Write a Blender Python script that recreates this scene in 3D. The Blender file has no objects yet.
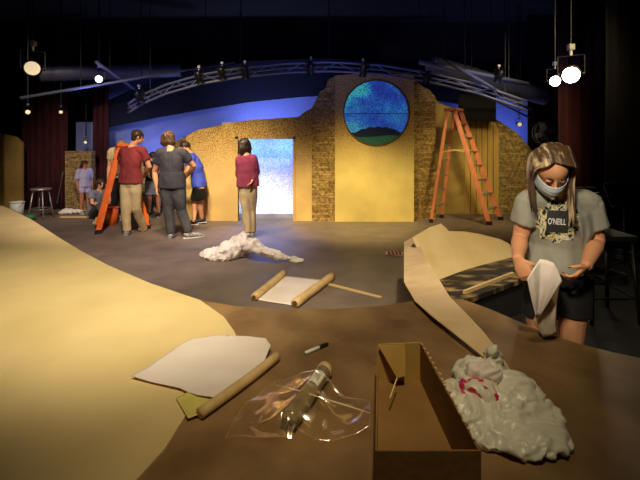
import bpy, bmesh, math, random
from mathutils import Vector, Matrix, noise
from mathutils.bvhtree import BVHTree
random.seed(7)
S = bpy.context.scene
COL = S.collection
F = 400.0; H = 1.5; YH = 145.0          # focal length in pixels, eye height, horizon row
PZ = 0.6                                # height of the raised thrust platform

# ---------------------------------------------------------------- camera
cam = bpy.data.cameras.new('camera'); camo = bpy.data.objects.new('camera', cam); COL.objects.link(camo)
camo.location = (0, 0, H); camo.rotation_euler = (math.pi/2, 0, 0)
cam.sensor_width = 36; cam.lens = F*36/640; cam.shift_y = -(240-YH)/640; cam.clip_start = .05
S.camera = camo
# ---------------------------------------------------------------- world
w = bpy.data.worlds.new('world'); S.world = w; w.use_nodes = True
w.node_tree.nodes['Background'].inputs[0].default_value = (.30, .32, .5, 1)
w.node_tree.nodes['Background'].inputs[1].default_value = .012
S.view_settings.view_transform = 'Standard'; S.view_settings.look = 'None'
S.view_settings.gamma = 1; S.view_settings.use_curve_mapping = False
S.view_settings.exposure = 0.35
# ---------------------------------------------------------------- unseen spots added to light stage, set and rig
def spot(name, loc, tgt, col, watts, ang, blend=.8, r=.12):
    l = bpy.data.lights.new(name, 'SPOT'); l.color = col; l.energy = watts
    l.spot_size = math.radians(ang); l.spot_blend = blend; l.shadow_soft_size = r
    o = bpy.data.objects.new(name, l); COL.objects.link(o); o.location = loc
    o.rotation_euler = (Vector(tgt)-Vector(loc)).to_track_quat('-Z', 'Y').to_euler()
    return o
WARM = (1.0, .72, .34); BLUE = (.13, .22, 1.0)
spot('key_spot', (-.8, .9, 4.2), (-1.25, 3.1, .4), (1, .88, .62), 660, 53, 1)
spot('centre_spot', (.2, .3, 3.9), (-.05, 2.2, .5), (1, .82, .50), 200, 50, 1)
spot('front_fill_spot', (-.3, -.1, 2.6), (1.2, 2.1, 1.12), (1, .86, .62), 230, 29, 1)
spot('deck_spot_left', (-1.5, 2.6, 4.2), (-2.6, 6.4, .6), (1, .84, .72), 900, 66, .9)
spot('deck_spot_right', (.9, 1.6, 4.2), (.95, 4.0, 0), (1, .82, .55), 420, 50, 1)
spot('set_spot_a', (.3, 5.2, 4.2), (.8, 7.9, -.7), (1, .80, .38), 1150, 44, 1, .3)
spot('set_spot_b', (3.4, 4.6, 3.9), (3.2, 8.7, .5), (1, .80, .38), 700, 52, 1, .6)
spot('set_spot_c', (-2.2, 5.0, 4.2), (-1.7, 8.0, -.3), (1, .80, .46), 850, 50, 1, .3)
spot('set_spot_d', (-4.6, 5.0, 3.9), (-5.2, 9.0, .8), (1, .80, .60), 300, 50, .9)
spot('cyc_blue_left', (-3.8, 9.0, .4), (-3.6, 9.9, 2.4), (.44, .50, 1), 170, 120, 1)
spot('cyc_blue_mid', (-1.4, 8.9, 1.2), (-1.2, 9.9, 2.6), (.44, .50, 1), 150, 120, 1)
spot('cyc_blue_right', (4.3, 9.2, 1.0), (4.4, 9.9, 2.4), (.30, .38, 1), 75, 130, 1)
spot('rig_blue_left', (-3.6, 6.2, 1.9), (-3.4, 7.4, 4.6), (.18, .22, 1), 36, 130, 1)
spot('rig_blue_mid', (.2, 5.2, 2.0), (.3, 6.9, 3.6), (.18, .24, 1), 80, 110, 1)
spot('rig_blue_right', (3.2, 5.8, 2.0), (3.3, 7.4, 4.4), (.16, .22, 1), 45, 120, 1)
spot('curtain_spot_right', (2.6, 3.0, 3.6), (4.2, 6.4, 1.6), (1, .6, .4), 26, 44, 1)

# ---------------------------------------------------------------- helpers
def lin(r, g, b):
    f = lambda c: (c/255/12.92) if c/255 <= .04045 else ((c/255+.055)/1.055)**2.4
    return (f(r), f(g), f(b), 1)
def W(px, py, d): return Vector(((px-320)/F*d, d, H-(py-YH)/F*d))
def G(px, py, z=0.):
    d = (H-z)*F/(py-YH); return Vector(((px-320)/F*d, d, z))
def mat(name, c, rough=.7, c2=None, scale=6., metal=0., bump=0., bscale=30., emit=0., stretch=None, sheen=0., contrast=(.35, .65), detail=4):
    m = bpy.data.materials.new(name); m.use_nodes = True; nt = m.node_tree; b = nt.nodes['Principled BSDF']
    b.inputs['Base Color'].default_value = lin(*c); b.inputs['Roughness'].default_value = rough
    b.inputs['Metallic'].default_value = metal
    tc = nt.nodes.new('ShaderNodeTexCoord'); mp = nt.nodes.new('ShaderNodeMapping')
    nt.links.new(tc.outputs['Object'], mp.inputs[0])
    if stretch: mp.inputs['Scale'].default_value = stretch
    if c2:
        n = nt.nodes.new('ShaderNodeTexNoise'); n.inputs['Scale'].default_value = scale; n.inputs['Detail'].default_value = detail
        r = nt.nodes.new('ShaderNodeValToRGB')
        r.color_ramp.elements[0].position = contrast[0]; r.color_ramp.elements[0].color = lin(*c)
        r.color_ramp.elements[1].position = contrast[1]; r.color_ramp.elements[1].color = lin(*c2)
        nt.links.new(mp.outputs[0], n.inputs[0]); nt.links.new(n.outputs[0], r.inputs[0]); nt.links.new(r.outputs[0], b.inputs['Base Color'])
    if bump:
        n2 = nt.nodes.new('ShaderNodeTexNoise'); n2.inputs['Scale'].default_value = bscale; n2.inputs['Detail'].default_value = 5
        bp = nt.nodes.new('ShaderNodeBump'); bp.inputs['Strength'].default_value = bump; bp.inputs['Distance'].default_value = .02
        nt.links.new(mp.outputs[0], n2.inputs[0]); nt.links.new(n2.outputs[0], bp.inputs['Height']); nt.links.new(bp.outputs[0], b.inputs['Normal'])
    if emit:
        b.inputs['Emission Color'].default_value = lin(*c); b.inputs['Emission Strength'].default_value = emit
    return m
def stone_mat(name, a, b_, mortar):
    m = bpy.data.materials.new(name); m.use_nodes = True; nt = m.node_tree; b = nt.nodes['Principled BSDF']
    N = nt.nodes.new; L = nt.links.new
    tc = N('ShaderNodeTexCoord'); sx = N('ShaderNodeSeparateXYZ'); cx = N('ShaderNodeCombineXYZ')
    L(tc.outputs['Object'], sx.inputs[0]); L(sx.outputs['X'], cx.inputs['X']); L(sx.outputs['Z'], cx.inputs['Y'])
    wn = N('ShaderNodeTexNoise'); wn.inputs['Scale'].default_value = 4; L(cx.outputs[0], wn.inputs[0])
    ad = N('ShaderNodeMixRGB'); ad.blend_type = 'ADD'; ad.inputs[0].default_value = .035; L(cx.outputs[0], ad.inputs[1]); L(wn.outputs[1], ad.inputs[2])
    br = N('ShaderNodeTexBrick'); L(ad.outputs[0], br.inputs[0])
    br.inputs['Scale'].default_value = 1; br.inputs['Brick Width'].default_value = .30; br.inputs['Row Height'].default_value = .048
    br.inputs['Mortar Size'].default_value = .004; br.inputs['Mortar Smooth'].default_value = .6; br.offset = .37; br.squash = .6; br.squash_frequency = 3
    br.inputs['Color1'].default_value = lin(*a); br.inputs['Color2'].default_value = lin(*b_); br.inputs['Mortar'].default_value = lin(*mortar)
    n = N('ShaderNodeTexNoise'); n.inputs['Scale'].default_value = 22; L(tc.outputs['Object'], n.inputs[0])
    mx = N('ShaderNodeMixRGB'); mx.blend_type = 'MULTIPLY'; mx.inputs[0].default_value = .75
    r = N('ShaderNodeValToRGB'); r.color_ramp.elements[0].position = .36; r.color_ramp.elements[0].color = (.3, .26, .2, 1); r.color_ramp.elements[1].position = .6; L(n.outputs[0], r.inputs[0])
    L(br.outputs[0], mx.inputs[1]); L(r.outputs[0], mx.inputs[2]); L(mx.outputs[0], b.inputs['Base Color'])
    bp = N('ShaderNodeBump'); bp.inputs['Strength'].default_value = .9; bp.inputs['Distance'].default_value = .03
    L(mx.outputs[0], bp.inputs['Height']); L(bp.outputs[0], b.inputs['Normal']); b.inputs['Roughness'].default_value = .85
    return m
def speckle_mat(name, base, dark, light, z0, z1, scale=34, tint=None):
    """camera grain put into the colour: speckle is dense high up and thins towards the floor"""
    m = bpy.data.materials.new(name); m.use_nodes = True; nt = m.node_tree; b = nt.nodes['Principled BSDF']
    N = nt.nodes.new; L = nt.links.new
    tc = N('ShaderNodeTexCoord'); sx = N('ShaderNodeSeparateXYZ'); L(tc.outputs['Object'], sx.inputs[0])
    mr = N('ShaderNodeMapRange'); mr.inputs[1].default_value = z0; mr.inputs[2].default_value = z1; L(sx.outputs['Z'], mr.inputs[0])
    n = N('ShaderNodeTexNoise'); n.inputs['Scale'].default_value = scale; n.inputs['Detail'].default_value = 3; L(tc.outputs['Object'], n.inputs[0])
    r = N('ShaderNodeValToRGB'); e = r.color_ramp.elements
    e[0].position = .42; e[0].color = lin(*dark); e[1].position = .58; e[1].color = lin(*light); L(n.outputs[0], r.inputs[0])
    n2 = N('ShaderNodeTexNoise'); n2.inputs['Scale'].default_value = 2.; L(tc.outputs['Object'], n2.inputs[0])
    r2 = N('ShaderNodeValToRGB'); r2.color_ramp.elements[0].color = tuple(c*.82 for c in lin(*base)[:3])+(1,); r2.color_ramp.elements[0].position = .35
    r2.color_ramp.elements[1].position = .65; r2.color_ramp.elements[1].color = lin(*base); L(n2.outputs[0], r2.inputs[0])
    mx = N('ShaderNodeMixRGB'); L(mr.outputs[0], mx.inputs[0]); L(r2.outputs[0], mx.inputs[1]); L(r.outputs[0], mx.inputs[2])
    L(mx.outputs[0], b.inputs['Base Color']); b.inputs['Roughness'].default_value = .85
    return m

def obj(name, bm, m, parent=None, smooth=False, loc=None):
    bmesh.ops.recalc_face_normals(bm, faces=bm.faces[:])
    me = bpy.data.meshes.new(name)
    if loc is not None: bmesh.ops.translate(bm, verts=bm.verts[:], vec=-Vector(loc))
    bm.to_mesh(me); bm.free()
    me.materials.append(m)
    if smooth:
        for p in me.polygons: p.use_smooth = True
    o = bpy.data.objects.new(name, me); COL.objects.link(o)
    if loc is not None: o.location = loc
    if parent is not None:
        o.parent = parent
        r = parent
        off = Vector((0, 0, 0))
        while r is not None: off += r.location; r = r.parent
        o.location = (Vector(loc) if loc is not None else Vector((0, 0, 0))) - off
    return o
def tag(o, label, cat, group=None, kind=None):
    o['label'] = label; o['category'] = cat
    if group: o['group'] = group
    if kind: o['kind'] = kind
    return o
def struct(o): o['kind'] = 'structure'; return o
def thing(name, loc, label, cat, group=None):
    o = bpy.data.objects.new(name, None); COL.objects.link(o); o.location = loc; o.empty_display_size = .1
    return tag(o, label, cat, group)
def plab(o, s): o['label'] = s; return o
def frame(t, side):
    t = t.normalized(); s = side - t*side.dot(t)
    if s.length < 1e-4:
        s = Vector((0, 1, 0)) - t*t.y
        if s.length < 1e-3: s = Vector((1, 0, 0))
    s.normalize(); return s, t.cross(s)
def loft(bm, pts, rad, side=Vector((1, 0, 0)), seg=14, cap=True, power=1.):
    pts = [Vector(p) for p in pts]; rings = []
    for i, p in enumerate(pts):
        a = pts[max(i-1, 0)]; c = pts[min(i+1, len(pts)-1)]
        s, u = frame(c-a, Vector(side)); r = rad[i]
        if not isinstance(r, (tuple, list)): r = (r, r)
        ring = []
        for k in range(seg):
            th = 2*math.pi*k/seg; cx, sy = math.cos(th), math.sin(th)
            if power != 1.:
                cx = math.copysign(abs(cx)**power, cx); sy = math.copysign(abs(sy)**power, sy)
            ring.append(bm.verts.new(p + s*r[0]*cx + u*r[1]*sy))
        rings.append(ring)
    for a, b in zip(rings, rings[1:]):
        for k in range(seg): bm.faces.new((a[k], a[(k+1) % seg], b[(k+1) % seg], b[k]))
    if cap: bm.faces.new(rings[0][::-1]); bm.faces.new(rings[-1])
    return rings
def tube(bm, a, b, r, seg=12): loft(bm, [a, b], [r, r], Vector((.3, .5, .8)), seg)
def bar(bm, a, b, w_, h_, side=Vector((1, 0, 0))):
    a, b = Vector(a), Vector(b); s, u = frame(b-a, Vector(side)); q = []
    for p in (a, b): q.append([bm.verts.new(p+s*i*w_/2+u*j*h_/2) for i, j in ((-1, -1), (1, -1), (1, 1), (-1, 1))])
    for k in range(4): bm.faces.new((q[0][k], q[0][(k+1) % 4], q[1][(k+1) % 4], q[1][k]))
    bm.faces.new(q[0][::-1]); bm.faces.new(q[1])
def box(bm, x0, x1, y0, y1, z0, z1):
    m_ = (Vector((x0, (y0+y1)/2, (z0+z1)/2)), Vector((x1, (y0+y1)/2, (z0+z1)/2))); bar(bm, m_[0], m_[1], y1-y0, z1-z0, Vector((0, 1, 0)))
def bevel(bm, w_=.004, n=2):
    bmesh.ops.bevel(bm, geom=[e for e in bm.edges if len(e.link_faces) == 2 and e.calc_face_angle(0) > .6], offset=w_, segments=n, affect='EDGES', profile=.6)
def prism(bm, pts, thick):
    """pts: list of Vectors of one planar outline, extruded by the vector thick"""
    a = [bm.verts.new(p) for p in pts]; b = [bm.verts.new(Vector(p)+Vector(thick)) for p in pts]
    n = len(a); bm.faces.new(a); bm.faces.new(b[::-1])
    for k in range(n): bm.faces.new((a[k], b[k], b[(k+1) % n], a[(k+1) % n]))
def ell(bm, c, r, M=None, sub=3):
    M = M or Matrix.Identity(3)
    res = bmesh.ops.create_icosphere(bm, subdivisions=sub, radius=1)
    for v in res['verts']: v.co = Vector(c) + M @ Vector((v.co.x*r[0], v.co.y*r[1], v.co.z*r[2]))
def ring_panel(bm, outer, inner, thick):
    """outline with one hole, both as lists of points, extruded: filled with triangles"""
    es = []; front = []
    for loop in (outer, inner):
        vs = [bm.verts.new(p) for p in loop]; front.append(vs)
        es += [bm.edges.new((vs[i], vs[(i+1) % len(vs)])) for i in range(len(vs))]
    r = bmesh.ops.triangle_fill(bm, use_beauty=True, use_dissolve=False, edges=es)
    faces = [f for f in r['geom'] if isinstance(f, bmesh.types.BMFace)]
    e = bmesh.ops.extrude_face_region(bm, geom=faces)
    for v in [g for g in e['geom'] if isinstance(g, bmesh.types.BMVert)]: v.co += Vector(thick)
DG = None
def remeshed(name, bm, m, parent, voxel=.01, smooth=4, wrinkle=0., wf=7., stretch=(1, 1, .5), crumple=None, floorz=None, facet=False):
    """union the overlapping closed shapes of bm into one skin and smooth it"""
    off = Vector((0, 0, 0)); r = parent
    while r is not None: off += r.location; r = r.parent
    me = bpy.data.meshes.new('tmp'); bm.to_mesh(me); bm.free()
    t = bpy.data.objects.new('tmp', me); COL.objects.link(t)
    md = t.modifiers.new('r', 'REMESH'); md.mode = 'VOXEL'; md.voxel_size = voxel
    sm = t.modifiers.new('s', 'SMOOTH'); sm.factor = .5; sm.iterations = smooth
    dg = bpy.context.evaluated_depsgraph_get(); dg.update()
    out = bpy.data.meshes.new_from_object(t.evaluated_get(dg)); bpy.data.objects.remove(t)
    out.name = name; out.materials.clear(); out.materials.append(m)
    if wrinkle:
        nv = [v.normal.copy() for v in out.vertices]
        for v, nn in zip(out.vertices, nv):
            p = v.co; q = Vector((p.x*wf*stretch[0], p.y*wf*stretch[1], p.z*wf*stretch[2]+p.x*wf*.6))
            v.co = p + nn*wrinkle*(noise.noise(q) + .5*noise.noise(q*2.3))
    if crumple:
        amp, fq = crumple; nv = [v.normal.copy() for v in out.vertices]
        for v, nn in zip(out.vertices, nv):
            p = v.co*fq; p = p+Vector((noise.noise(p*.6), noise.noise(p*.6+Vector((5, 5, 5))), noise.noise(p*.6+Vector((9, 1, 3)))))*1.2
            v.co += nn*amp*(.5-1.6*abs(noise.noise(p))-.8*abs(noise.noise(p*2.1)))
        zf = floorz
        if zf is not None:
            for v in out.vertices: v.co.z = max(v.co.z, zf+.002)
    for p in out.polygons: p.use_smooth = not facet
    out.transform(Matrix.Translation(-off))
    o = bpy.data.objects.new(name, out); COL.objects.link(o); o.parent = parent
    return o

# ---------------------------------------------------------------- materials
M = {}
M['deck'] = mat('grey stage paint', (128, 112, 100), .55, (106, 92, 82), 3, bump=.12, bscale=60, contrast=(.3, .7))
M['brown'] = mat('brown hardboard', (150, 118, 78), .5, (118, 90, 56), 4.5, bump=.08, bscale=25, contrast=(.35, .65), detail=7)
M['tan'] = mat('tan hardboard', (224, 198, 142), .6, (210, 184, 128), 2.2, bump=.05)
M['blackfloor'] = mat('black auditorium floor', (14, 12, 11), .7, (22, 18, 15), 5)
M['wall'] = mat('black wall paint', (10, 10, 12), .9, (14, 13, 16), 3)
M['ceil'] = mat('dark ceiling paint', (16, 16, 24), .95, (11, 11, 17), 3)
M['cyc'] = speckle_mat('cyclorama cloth', (120, 135, 205), (90, 105, 190), (150, 165, 225), 1.0, 2.4, 60)
M['navy'] = mat('navy border cloth', (10, 12, 36), .95, (14, 17, 48), 8)
M['hill'] = speckle_mat('speckled ochre flat', (226, 188, 116), (112, 84, 34), (206, 166, 88), .8, 1.7, 52)  # camera grain and dimmer light higher up put into the colour
M['tower'] = speckle_mat('speckled tower flat', (236, 210, 130), (132, 100, 44), (206, 168, 98), .9, 1.8, 55)  # same grain, and light fading upwards, put into the colour
M['stone'] = stone_mat('stacked stone paint', (206, 178, 118), (160, 130, 76), (130, 102, 56))
M['stone2'] = stone_mat('ochre stacked stone paint', (200, 166, 98), (146, 112, 56), (112, 84, 40))
M['plank'] = mat('pale door boards', (216, 178, 96), .7, (196, 156, 76), 3, stretch=(6, 1, .6))
M['beige'] = mat('beige plain flat', (190, 158, 86), .8, (174, 140, 70), 4)
M['groove'] = mat('dark groove', (96, 68, 28), .9)
M['orange'] = mat('orange fibreglass rail', (244, 118, 40), .4, (232, 100, 30), 6)
M['orange2'] = mat('faded orange rail', (220, 134, 96), .5, (204, 116, 80), 6)
M['alu'] = mat('dull aluminium', (176, 172, 165), .4, metal=.7)
M['blackmetal'] = mat('black metal', (18, 18, 20), .45, metal=.4)
M['pipe'] = mat('grey-blue steel pipe', (92, 96, 116), .5, metal=.3)
M['black'] = mat('black plastic', (16, 16, 17), .5)
M['yellow'] = mat('yellow plastic', (240, 190, 40), .5)
M['bucket'] = mat('orange plastic', (240, 104, 30), .45)
M['white'] = mat('white plastic', (225, 225, 222), .5)
M['green'] = mat('green plastic', (60, 130, 80), .5)
M['curtain'] = mat('dark red velvet', (74, 20, 26), .95, (52, 13, 18), 12, stretch=(1, 1, .2))
M['blackcurtain'] = mat('black velour', (13, 11, 13), 1., (9, 8, 9), 12, stretch=(1, 1, .2))
M['paper'] = mat('white paper', (238, 226, 218), .6, (230, 214, 204), 3, bump=.1, bscale=6)
M['cream'] = mat('cream board', (240, 214, 156), .6, (228, 198, 134), 3)
M['creamedge'] = mat('pale board face', (236, 208, 168), .65, (222, 190, 146), 5)
M['kraft'] = mat('kraft paper', (216, 184, 130), .6, (196, 162, 106), 12)
M['card'] = mat('corrugated cardboard', (152, 112, 62), .75, (134, 96, 50), 5, bump=.1, bscale=40)
M['cardlit'] = mat('lit cardboard', (206, 168, 92), .7, (190, 150, 76), 5)  # far wall and flap: yellow light put into the cardboard colour
M['lens'] = mat('lit lamp lens', (255, 238, 200), .3, emit=28)
M['lensdim'] = mat('dim lamp lens', (225, 205, 165), .3, emit=.55)
M['lensmid'] = mat('warm lamp lens', (250, 236, 205), .3, emit=5)
M['lensoff'] = mat('lamp glass', (90, 90, 110), .15)
M['wood'] = mat('pale timber', (222, 194, 140), .6, (206, 176, 120), 5, stretch=(1, 8, 1))
M['skin'] = mat('skin', (222, 160, 120), .55, (206, 144, 106), 8)
M['skin2'] = mat('tanned skin', (186, 124, 88), .55, (172, 110, 78), 8)
M['khaki'] = mat('khaki cotton', (206, 182, 138), .85, (190, 166, 122), 5)
M['maroon'] = mat('maroon cotton', (138, 44, 46), .85, (114, 34, 38), 5)
M['maroonhood'] = mat('pinkish maroon fleece', (146, 54, 82), .9, (120, 42, 66), 5)
M['charcoal'] = mat('charcoal cotton', (58, 55, 64), .85, (46, 44, 54), 5)
M['jeans'] = mat('dark grey denim', (82, 80, 82), .85, (58, 58, 62), 6)
M['blueshirt'] = mat('blue jersey', (70, 90, 205), .7, (58, 76, 182), 5)
M['blackcloth'] = mat('black cotton', (20, 19, 22), .85, (14, 13, 16), 5)
M['greyshorts'] = mat('grey cotton', (128, 128, 136), .85, (110, 110, 120), 6)
M['lavender'] = mat('pale lavender cotton', (176, 170, 206), .8, (160, 154, 192), 5)
M['whitecloth'] = mat('white cotton', (225, 220, 215), .85)
M['hairdark'] = mat('dark brown hair', (40, 26, 18), .5, (62, 42, 28), 60, stretch=(1, 1, .1))
M['hairbrown'] = mat('brown hair', (92, 62, 38), .5, (64, 42, 26), 60, stretch=(1, 1, .1))
M['hairblond'] = mat('fair hair', (196, 156, 92), .5, (164, 124, 66), 60, stretch=(1, 1, .1))
M['shoe'] = mat('pale grey trainer', (190, 184, 180), .6, (110, 106, 104), 30)
M['shoeblack'] = mat('black trainer', (26, 26, 30), .6)
M['sole'] = mat('tan rubber sole', (216, 184, 130), .7)

# ---------------------------------------------------------------- room shell
X0, X1, Y0, Y1, ZC = -8.6, 8.2, -3.2, 10.4, 4.7
b = bmesh.new(); box(b, X0, X1, Y0, Y1, -.12, 0)
struct(obj('floor', b, M['deck']))
# black auditorium floor patch at the right of the deck
b = bmesh.new(); pts = [G(436, 277), G(530, 252), G(545, 222), Vector((X1-.02, 7.6, 0)), Vector((X1-.02, .6, 0)), Vector((1.2, .6, 0)), G(436, 300)]
prism(b, [p+Vector((0, 0, .004)) for p in pts], (0, 0, .004)); struct(obj('floor', b, M['blackfloor']))
b = bmesh.new(); box(b, X0, X1, Y0, Y1, ZC, ZC+.1); struct(obj('ceiling', b, M['ceil']))
b = bmesh.new(); box(b, X0, X1, Y1, Y1+.1, 0, ZC); struct(obj('wall_back', b, M['wall']))
b = bmesh.new(); box(b, X0, X1, Y0-.1, Y0, 0, ZC); struct(obj('wall_front', b, M['wall']))
b = bmesh.new(); box(b, X0-.1, X0, Y0, Y1, 0, ZC); struct(obj('wall_left', b, M['wall']))
b = bmesh.new(); box(b, X1, X1+.1, Y0, Y1, 0, ZC); struct(obj('wall_right', b, M['wall']))
# raised thrust platform with a curved rim
rim = [(12, 209), (33, 220), (57, 236), (80, 250), (108, 265), (150, 283), (200, 300), (235, 306), (280, 309), (330, 309), (380, 306), (425, 299), (462, 299), (490, 309), (513, 319), (545, 333), (580, 344), (612, 352), (650, 360), (720, 366)]
rimp = [G(x, y, PZ) for x, y in rim]
out = [Vector((-4.75, 6.0, PZ))] + rimp + [Vector((3.1, 1.25, PZ)), Vector((3.0, .2, PZ)), Vector((-.2, -.6, PZ)), Vector((-2.6, -.6, PZ)), Vector((-4.7, 1.5, PZ))]
b = bmesh.new(); prism(b, out, (0, 0, -PZ)); struct(obj('floor', b, M['brown']))
# tan sheet layer laid over the left of the platform
tan = [Vector((-4.7, 5.9, PZ))] + [G(x, y+1, PZ) for x, y in rim[:7]] + [G(224, 318, PZ), G(234, 332, PZ), G(243, 352, PZ), G(215, 382, PZ), G(190, 410, PZ), G(165, 450, PZ), Vector((-.75, .2, PZ)), Vector((-1.3, -.5, PZ)), Vector((-2.6, -.5, PZ)), Vector((-4.6, 1.5, PZ))]
b = bmesh.new(); prism(b, tan, (0, 0, .006)); struct(obj('floor', b, M['tan']))

# ---------------------------------------------------------------- backdrop
def curtain(name, x0, x1, y, z0, z1, m, label, amp=.07, wl=.17, y2=None):
    b = bmesh.new(); n = max(20, int((x1-x0)/wl*8)); cols = []
    for i in range(n+1):
        t = i/n; x = x0+(x1-x0)*t; yy = y + ((y2-y)*t if y2 is not None else 0)
        ph = t*(x1-x0)/wl*2*math.pi; a = amp*(1+.35*noise.noise(Vector((x*2.1, 0, y))))
        cols.append([b.verts.new((x+.02*math.sin(ph*.5+k), yy+a*math.sin(ph+.5*noise.noise(Vector((x*3, k*.6, 1))))*(.75+.25*k/3), z1+(z0-z1)*k/3)) for k in range(4)])
    for c, d in zip(cols, cols[1:]):
        for k in range(3): b.faces.new((c[k], c[k+1], d[k+1], d[k]))
    o = obj(name, b, m, smooth=True)
    s = o.modifiers.new('thickness', 'SOLIDIFY'); s.thickness = .012
    return tag(o, label, 'curtain')
# blue cyclorama, two separate cloths
def slab(px0, px1, d, z0, z1, m, name, th=.03, parent=None):
    b = bmesh.new(); xa = (px0-320)/F*d; xb = (px1-320)/F*d; box(b, xa, xb, d, d+th, z0, z1); return obj(name, b, m, parent)
tag(slab(98, 345, 9.9, 0, 3.4, M['cyc'], 'cyclorama'), 'wide pale cyclorama cloth lit blue behind the ochre hill flat', 'backdrop')
tag(slab(425, 560, 9.95, 0, 2.72, M['cyc'], 'cyclorama'), 'narrow backdrop cloth lit blue above the stone wall at the right', 'backdrop')
# navy border over the cyclorama, bottom edge sweeping upwards
b = bmesh.new(); d = 9.6
low = [(96, 132), (110, 127), (150, 119), (200, 110), (250, 102), (300, 97), (350, 94), (400, 96), (440, 101), (458, 104)]
top = [(470, 74), (400, 64), (330, 58), (250, 61), (180, 74), (130, 90), (96, 106)]
prism(b, [W(x, y, d) for x, y in low+top], (0, .03, 0))
bc = obj('border_curtain', b, M['navy'])
for px in (140, 240, 330, 430):
    q_ = W(px, 70, 9.6); b = bmesh.new(); tube(b, Vector((q_.x, 9.615, q_.z)), Vector((q_.x, 9.615, ZC)), .01); obj('suspension_cable', b, M['black'], bc)
tag(bc, 'long navy blue border cloth hanging above the cyclorama with a curved hem', 'curtain')
slabb = slab(459, 496, 8.4, W(0, 121, 8.4).z, W(0, 84, 8.4).z, M['blackcurtain'], 'hanging_panel', .05)
tag(slabb, 'black rectangular panel hanging over the arched plank door', 'panel')
for px in (464, 491):
    cb = bmesh.new(); q_ = W(px, 86, 8.42); tube(cb, q_, Vector((q_.x, q_.y, ZC)), .008); obj('suspension_cable', cb, M['black'], slabb)
curtain('stage_curtain', W(20, 0, 9.3).x, W(66, 0, 9.3).x, 9.3, .02, 3.0, M['curtain'], 'dark red velvet curtain at far left behind the metal stool')
curtain('stage_curtain', W(92, 0, 9.5).x, W(109, 0, 9.5).x, 9.5, .02, 3.2, M['curtain'], 'narrow dark red curtain between the stone pillar and the blue backdrop', .05, .12)
b = bmesh.new(); box(b, W(76, 0, 9.8).x, W(93, 0, 9.8).x, 9.8, 9.84, 0, W(0, 122, 9.8).z)
tag(obj('backdrop_strip', b, M['cyc']), 'narrow blue-lit strip of backdrop above the stone pillar at left', 'backdrop')
curtain('stage_curtain', W(527, 0, 8.9).x, W(572, 0, 8.9).x, 8.9, .02, 4.4, M['blackcurtain'], 'black masking curtain beside the right end of the stone wall')
curtain('stage_curtain', W(558, 0, 7.2).x, W(614, 0, 7.2).x, 7.2, .02, 4.4, M['curtain'], 'wide dark red curtain behind the person in the grey T-shirt', .07, .2)
curtain('stage_curtain', W(606, 0, 5.8).x, W(690, 0, 5.8).x, 5.8, .02, 4.4, M['blackcurtain'], 'black masking curtain at the far right edge')
curtain('stage_curtain', -7.2, W(-2, 0, 8.2).x, 8.2, .02, 4.4, M['blackcurtain'], 'black masking curtain at the far left edge')

# ---------------------------------------------------------------- set flats
D = 7.9
def flat(name, pts, d, m, th, label=None, cat='set flat', parent=None, front=0.):
    b = bmesh.new(); prism(b, [W(x, y, d) - Vector((0, front, 0)) for x, y in pts], (0, th, 0))
    o = obj(name, b, m, parent)
    if label: tag(o, label, cat)
    return o
yb = 145+H*F/D
# ochre hill with a doorway
hill = thing('hill_flat', (W(240, 0, D).x, D, 0), 'ochre speckled hill flat with a bright rectangular doorway', 'set flat')
outl = [(186, 136), (197, 130), (212, 127), (228, 123), (250, 120), (280, 118), (298, 117), (306, 111), (312, 108), (312, yb), (293, yb), (293, 139), (238, 139), (238, yb), (186, yb)]
flat('hill_face', outl, D, M['hill'], .06, parent=hill)
for k, (ya, yc) in enumerate([(150, 178), (181, 196), (199, 217)]):
    pass
b = bmesh.new()
for x0, x1, y0, y1 in ((235.5, 238, 136.5, yb), (293, 295, 136.5, yb), (235.5, 295, 136.5, 139)):
    box(b, W(x0, 0, D).x, W(x1, 0, D).x, D-.02, D+.10, W(0, y1, D).z, W(0, y0, D).z)
obj('door_frame', b, M['hill'], hill)
# white panel behind the doorway and unseen fill lamps added to wash it
dpan = slab(222, 308, 8.7, 0, 2.0, mat('white scrim', (236, 236, 240), .9, (180, 188, 222), 45, contrast=(.45, .6)), 'front_lit_screen', .03)
tag(dpan, 'white screen lit blue to white behind the doorway of the ochre flat', 'screen')
def area(name, loc, tgt, sx, sy, col, e):
    l = bpy.data.lights.new(name, 'AREA'); l.shape = 'RECTANGLE'; l.size = sx; l.size_y = sy; l.color = col; l.energy = e; l.spread = math.radians(110)
    o = bpy.data.objects.new(name, l); COL.objects.link(o); o.location = loc
    o.rotation_euler = (Vector(tgt)-Vector(loc)).to_track_quat('-Z', 'Y').to_euler(); return o
cx = W(265, 0, 8.4).x
for s in (-1, 1):
    area('door_white_fill', (cx+s*.72, 8.22, .16), (cx, 8.72, .22), .12, .4, (.72, .84, 1), 2.2)
    area('door_blue_fill', (cx+s*.75, 8.2, 1.55), (cx, 8.7, 1.35), .1, .4, (.12, .28, 1), 6)
spot('door_spill', (cx, 8.5, 1.9), (cx, 6.6, 0), (.25, .35, 1), 120, 60, 1)  # unseen spot added to throw blue spill onto the deck
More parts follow.
